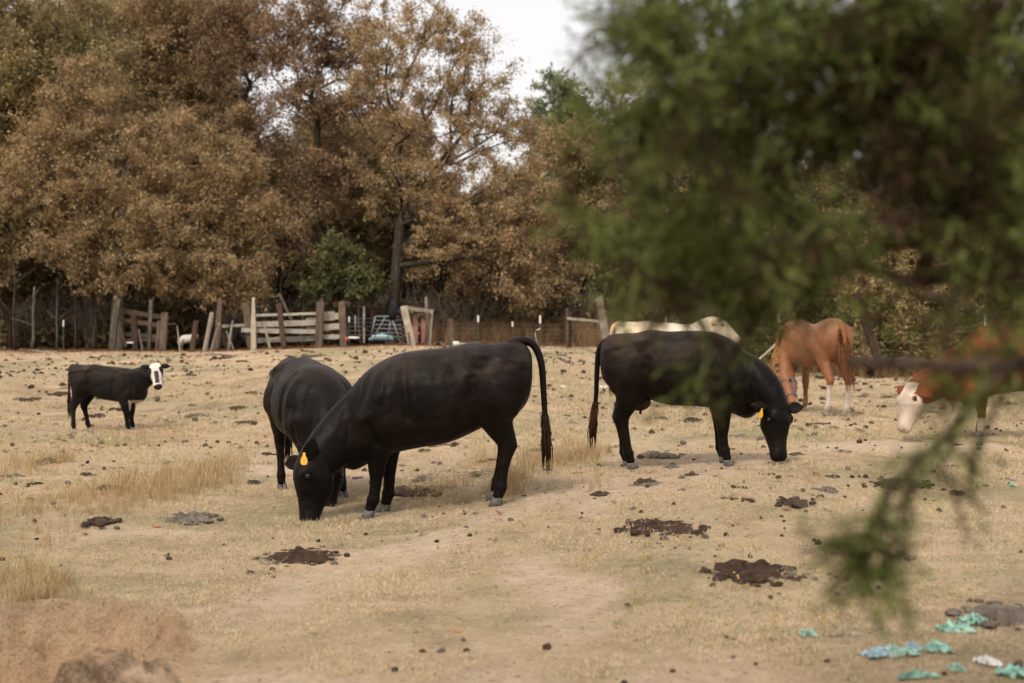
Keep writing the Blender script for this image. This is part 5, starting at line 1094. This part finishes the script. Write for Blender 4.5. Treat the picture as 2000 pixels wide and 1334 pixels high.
# ------------------------------------------------------------------ foreground cedar (very close to the lens)
def cedar():
    base = Vector((1.75, 3.3, g1(1.75, 3.3)))
    t = empty('cedar_tree', base, 'green cedar tree close to the camera, its blurred boughs hanging over the right side', 'tree')
    B = []  # column, row, radius, distance, density
    for a in [(1250,60,85),(1215,10,45),(1300,150,110),(1230,230,85),(1350,40,110),(1430,120,120),(1400,240,110),(1330,300,80),(1500,60,120),(1500,200,120),(1590,130,120),(1600,40,110),(1480,300,75),(1650,240,100),(1700,120,120),(1750,30,110),(1780,200,120),(1850,100,120),(1850,280,120),(1930,40,100),(1950,180,120),(1960,320,120),(1880,390,90),(1780,330,80),(1970,430,80),(1560,260,60),(1270,330,60)]:
        B.append((*a, random.uniform(2.3, 2.9), 1.0+.9*(a[0] > 1640)))
    for a in [(1160,430,45),(1230,450,60),(1300,470,70),(1250,540,60),(1370,500,80),(1440,460,75),(1340,570,70),(1430,560,80),(1500,520,80),(1520,410,75),(1600,440,60),(1580,550,70),(1650,510,60),(1660,590,45),(1480,600,50),(1210,600,35),(1440,380,70),(1360,400,60),(1700,420,60),(1740,470,50)]:
        B.append((*a, random.uniform(2.3, 2.8), .85))
    for a in [(1820,480,60),(1900,520,70),(1980,560,70),(1850,600,50),(1940,620,50),(1780,560,30),(1980,500,60)]: B.append((*a, random.uniform(2.2, 2.6), .75))
    for a in [(1400,660,45),(1350,710,40),(1410,740,30),(1380,690,50)]: B.append((*a, 2.5, .35))
    for a in [(1850,680,45),(1900,720,55),(1980,740,50),(1840,740,35),(1930,680,50),(1980,690,50)]: B.append((*a, 2.2, .6))
    for a in [(1850,880,28),(1890,915,32),(1835,925,24),(1910,880,22)]: B.append((*a, 2.2, .42 if a[1] > 870 else .3))
    for a in [(1705,1030,28),(1690,1080,42),(1730,1100,40),(1665,1095,32),(1715,1140,32),(1745,1060,22),(1715,990,16),(1700,1060,30),(1680,1120,26),(1760,1090,20)]: B.append((*a, 2.1, 1.3))
    for a in [(1130,110,26),(1165,160,26)]: B.append((*a, 2.6, .3))
    for a in [(1118,398,26),(1150,470,40),(1180,520,40),(1130,430,34)]: B.append((*a, 2.6, .6))
    for a in [(1895,785,24),(1860,830,22),(1825,870,22),(1780,910,18)]: B.append((*a, 2.1, .7))
    pts = []; dens = []
    for px, py, r, Y, d in B: pts.append(at(px, py, Y)); dens.append((r/FPX*Y, d))
    # the rest of the tree outside the picture: above and to the right
    g_ = random.Random(2)
    for i in range(90):
        a = g_.uniform(0, 6.28); z = g_.uniform(.7, 5.4); rr_ = (1.5 if z < 3 else 1.5*(5.9-z)/2.9)*g_.uniform(.35, 1); p = Vector((base.x+math.cos(a)*rr_, base.y+math.sin(a)*rr_, z))
        u_ = p.x/p.y if p.y > .3 else 9; vv = (CAMZ-p.z)/p.y if p.y > .3 else 9
        if p.y > .3 and u_ < .375 and vv > -.265: continue
        if p.x < 1.25 and p.y < 3.2: continue
        if p.y < 1.6: continue
        pts.append(p); dens.append((.22, .8))
    # skeleton
    nodes = [Vector((0, 0, 0)), Vector((.02, .02, .7)), Vector((.0, 0, 1.3)), Vector((.03, -.02, 2.0)), Vector((0, 0, 2.8)), Vector((.02, 0, 3.6)), Vector((0, 0, 4.5)), Vector((0, 0, 5.3))]
    par = [-1, 0, 1, 2, 3, 4, 5, 6]; nb = len(nodes); ends = []; plen = [0]*nb
    loc = [p-base for p in pts]; order = sorted(range(len(loc)), key=lambda i: (loc[i].xy.length))
    # explicit limbs: the level bough, and the diagonal one that carries the hanging sprig
    def limb(path, start):
        last = start
        for a in path:
            nodes.append(at(*a)-base); par.append(last); plen.append(0.3+plen[last]); last = len(nodes)-1
        return last
    limb([(2120,700,2.4),(1980,712,2.15),(1850,716,2.1),(1740,708,2.1),(1660,706,2.15)], 2)
    limb([(1990,700,2.15),(1905,770,2.12),(1850,850,2.1),(1790,900,2.1),(1740,950,2.1),(1712,1000,2.1),(1700,1050,2.1)], 1)
    limb([(2150,520,2.7),(2000,420,2.6),(1850,330,2.6),(1700,260,2.6),(1560,220,2.6),(1420,180,2.6),(1300,140,2.6)], 3)
    limb([(2050,500,2.5),(1960,450,2.4),(1840,420,2.4),(1700,430,2.45),(1560,460,2.5),(1420,490,2.5),(1300,470,2.5)], 2)
    for i in order:
        c = loc[i]; low = i < len(B) and B[i][1] > 780 and B[i][3] < 2.3; best = min(range(nb+5, nb+12) if low else range(2, len(nodes)), key=lambda j: (nodes[j]-c).length+.15*plen[j]+(.5 if 8 <= j < 20 and c.z > 1.9 else 0)); L_ = (nodes[best]-c).length; ns = max(1, int(L_/.12)); last = best; st = nodes[best]
        sdv = Vector((g_.gauss(0, .06), g_.gauss(0, .06), g_.gauss(0, .05)))*L_
        for q in range(1, ns+1):
            tt = q/ns; nodes.append(st.lerp(c, tt)+sdv*math.sin(math.pi*tt)); par.append(last); plen.append(plen[last]+L_/ns); last = len(nodes)-1
        ends.append((last, i))
    cnt = [0]*len(nodes)
    for e_, _ in ends: cnt[e_] += 1
    for i in range(len(nodes)-1, 0, -1): cnt[par[i]] += cnt[i] if par[i] >= 0 else 0
    m = MB(); root = {}; bm_ = {}
    for i in range(1, len(nodes)):
        if i >= nb: root[i] = root.get(par[i], i)
        r1 = .0026*max(1, cnt[par[i]])**.5; r2 = .0026*max(1, cnt[i])**.5
        if i < nb: r1, r2 = .11*(1-.11*par[i]), .11*(1-.11*i)
        elif nb <= i < nb+5: r2 = max(r2, .009); r1 = max(min(r1, .013), .010)
        elif i < nb+12: r1, r2 = min(r1, .0062), min(max(r2, .003), .0062)
        elif i < nb+26: r2 = max(min(r2, .009), .005); r1 = max(min(r1, .010), .006)
        r1 = min(r1, .11, r2*1.6)
        (m if i < nb else bm_.setdefault(root[i], MB())).tube([nodes[par[i]], nodes[i]], [r1, r2], 10 if i < nb else 6, False)
    m.build('trunk', MAT['cedarbark'], t, True)
    for k_, mb_ in bm_.items(): mb_.build('bough', MAT['cedarbark'], t, True)
    # sprays: branchlets with many small scale-leaf spikes
    def spray(seed):
        g2 = np.random.default_rng(seed); P0, P1 = [], []
        L_ = .17
        for k_ in range(7):
            tt = (k_+1)/7.5; s0 = np.array([L_*tt, 0, -.012*tt*tt]); a_ = g2.uniform(0, 6.28); el_ = g2.uniform(.5, .9)
            d = np.array([math.cos(el_), math.sin(el_)*math.cos(a_), math.sin(el_)*math.sin(a_)]); l2 = .062*(1.15-tt)+.012; e0 = s0+d*l2
            P0.append(s0); P1.append(e0)
            for q in range(3):
                u = (q+.5)/3; b0 = s0+(e0-s0)*u; dd = d+g2.normal(0, .55, 3); dd /= np.linalg.norm(dd); P0.append(b0); P1.append(b0+dd*l2*.55)
        P0.append(np.array([0, 0, 0.])); P1.append(np.array([L_, 0, -.012]))
        return np.array(P0), np.array(P1)
    SP = [spray(i) for i in range(8)]; VV = []; FF = []; base_i = 0; BV = []; BF = []; base_b = 0
    for e_, i in ends:
        rad_, d_ = dens[i]; c = np.array(nodes[e_]); nsp = int(max(2, 40*d_*(rad_/.1)**2)); dirp = np.array(nodes[e_]-nodes[par[e_]]); dirp /= max(1e-6, np.linalg.norm(dirp))
        if rad_ > .2: nsp = 26
        for k_ in range(nsp):
            P0, P1 = SP[rng.integers(8)]; off = rng.normal(0, 1, 3); off /= np.linalg.norm(off); off *= rad_*rng.random()**.5; off[1] *= 1.6
            ax = off/np.linalg.norm(off)*.8+dirp*.5+rng.normal(0, .35, 3)+np.array([0, 0, -.25]); ax /= np.linalg.norm(ax); q = np.cross(ax, rng.normal(0, 1, 3)); q /= np.linalg.norm(q); r_ = np.cross(ax, q); Rm = np.stack([ax, q, r_], 1); sc_ = rng.uniform(.6, 1.1)*(1.9 if rad_ > .2 else 1)
            st = c+off*.75-ax*.06*sc_
            A = (P0*sc_) @ Rm.T+st; Bq = (P1*sc_) @ Rm.T+st; dv = Bq-A; o1 = np.cross(dv, [0.3, .2, .9]); o1 /= np.maximum(np.linalg.norm(o1, axis=1), 1e-9)[:, None]; o2 = np.cross(dv, o1); o2 /= np.maximum(np.linalg.norm(o2, axis=1), 1e-9)[:, None]
            w_ = .0026*sc_; M_ = A*.6+Bq*.4
            V = np.stack([A, M_+o1*w_, M_-o1*w_*.5+o2*w_*.87, M_-o1*w_*.5-o2*w_*.87, Bq], 1); n = len(A); idx = (np.arange(n)*5)[:, None]+base_i
            if rng.random() < (.45 if pts[i].x > .55 and pts[i].z > 1.5 else .16):
                idb = (np.arange(n)*5)[:, None]+base_b; BV.append(V.reshape(-1, 3)); BF += [idb+np.array([f]) for f in ((0, 1, 2), (0, 2, 3), (4, 2, 1), (4, 3, 2))]; base_b += n*5; continue
            VV.append(V.reshape(-1, 3)); FF += [idx+np.array([f]) for f in ((0, 1, 2), (0, 2, 3), (4, 2, 1), (4, 3, 2))]; base_i += n*5
    V = np.concatenate(VV); F = np.concatenate(FF)
    print('CEDAR tris', len(F))
    link('crown', np_mesh('crown', V, F), MAT['cedar'], t)
    if BV:
        link('dead_sprays', np_mesh('dead_sprays', np.concatenate(BV), np.concatenate(BF)), MAT['cedardead'], t)
cedar()
bpy.context.view_layer.update()
tot = sum(sum(len(p.vertices)-2 for p in me.polygons) if len(me.polygons) < 3000 else len(me.loops)-2*len(me.polygons) for me in bpy.data.meshes)
print('TRIS', tot); open('/tmp/tris.txt', 'w').write(str(tot)) if False else None
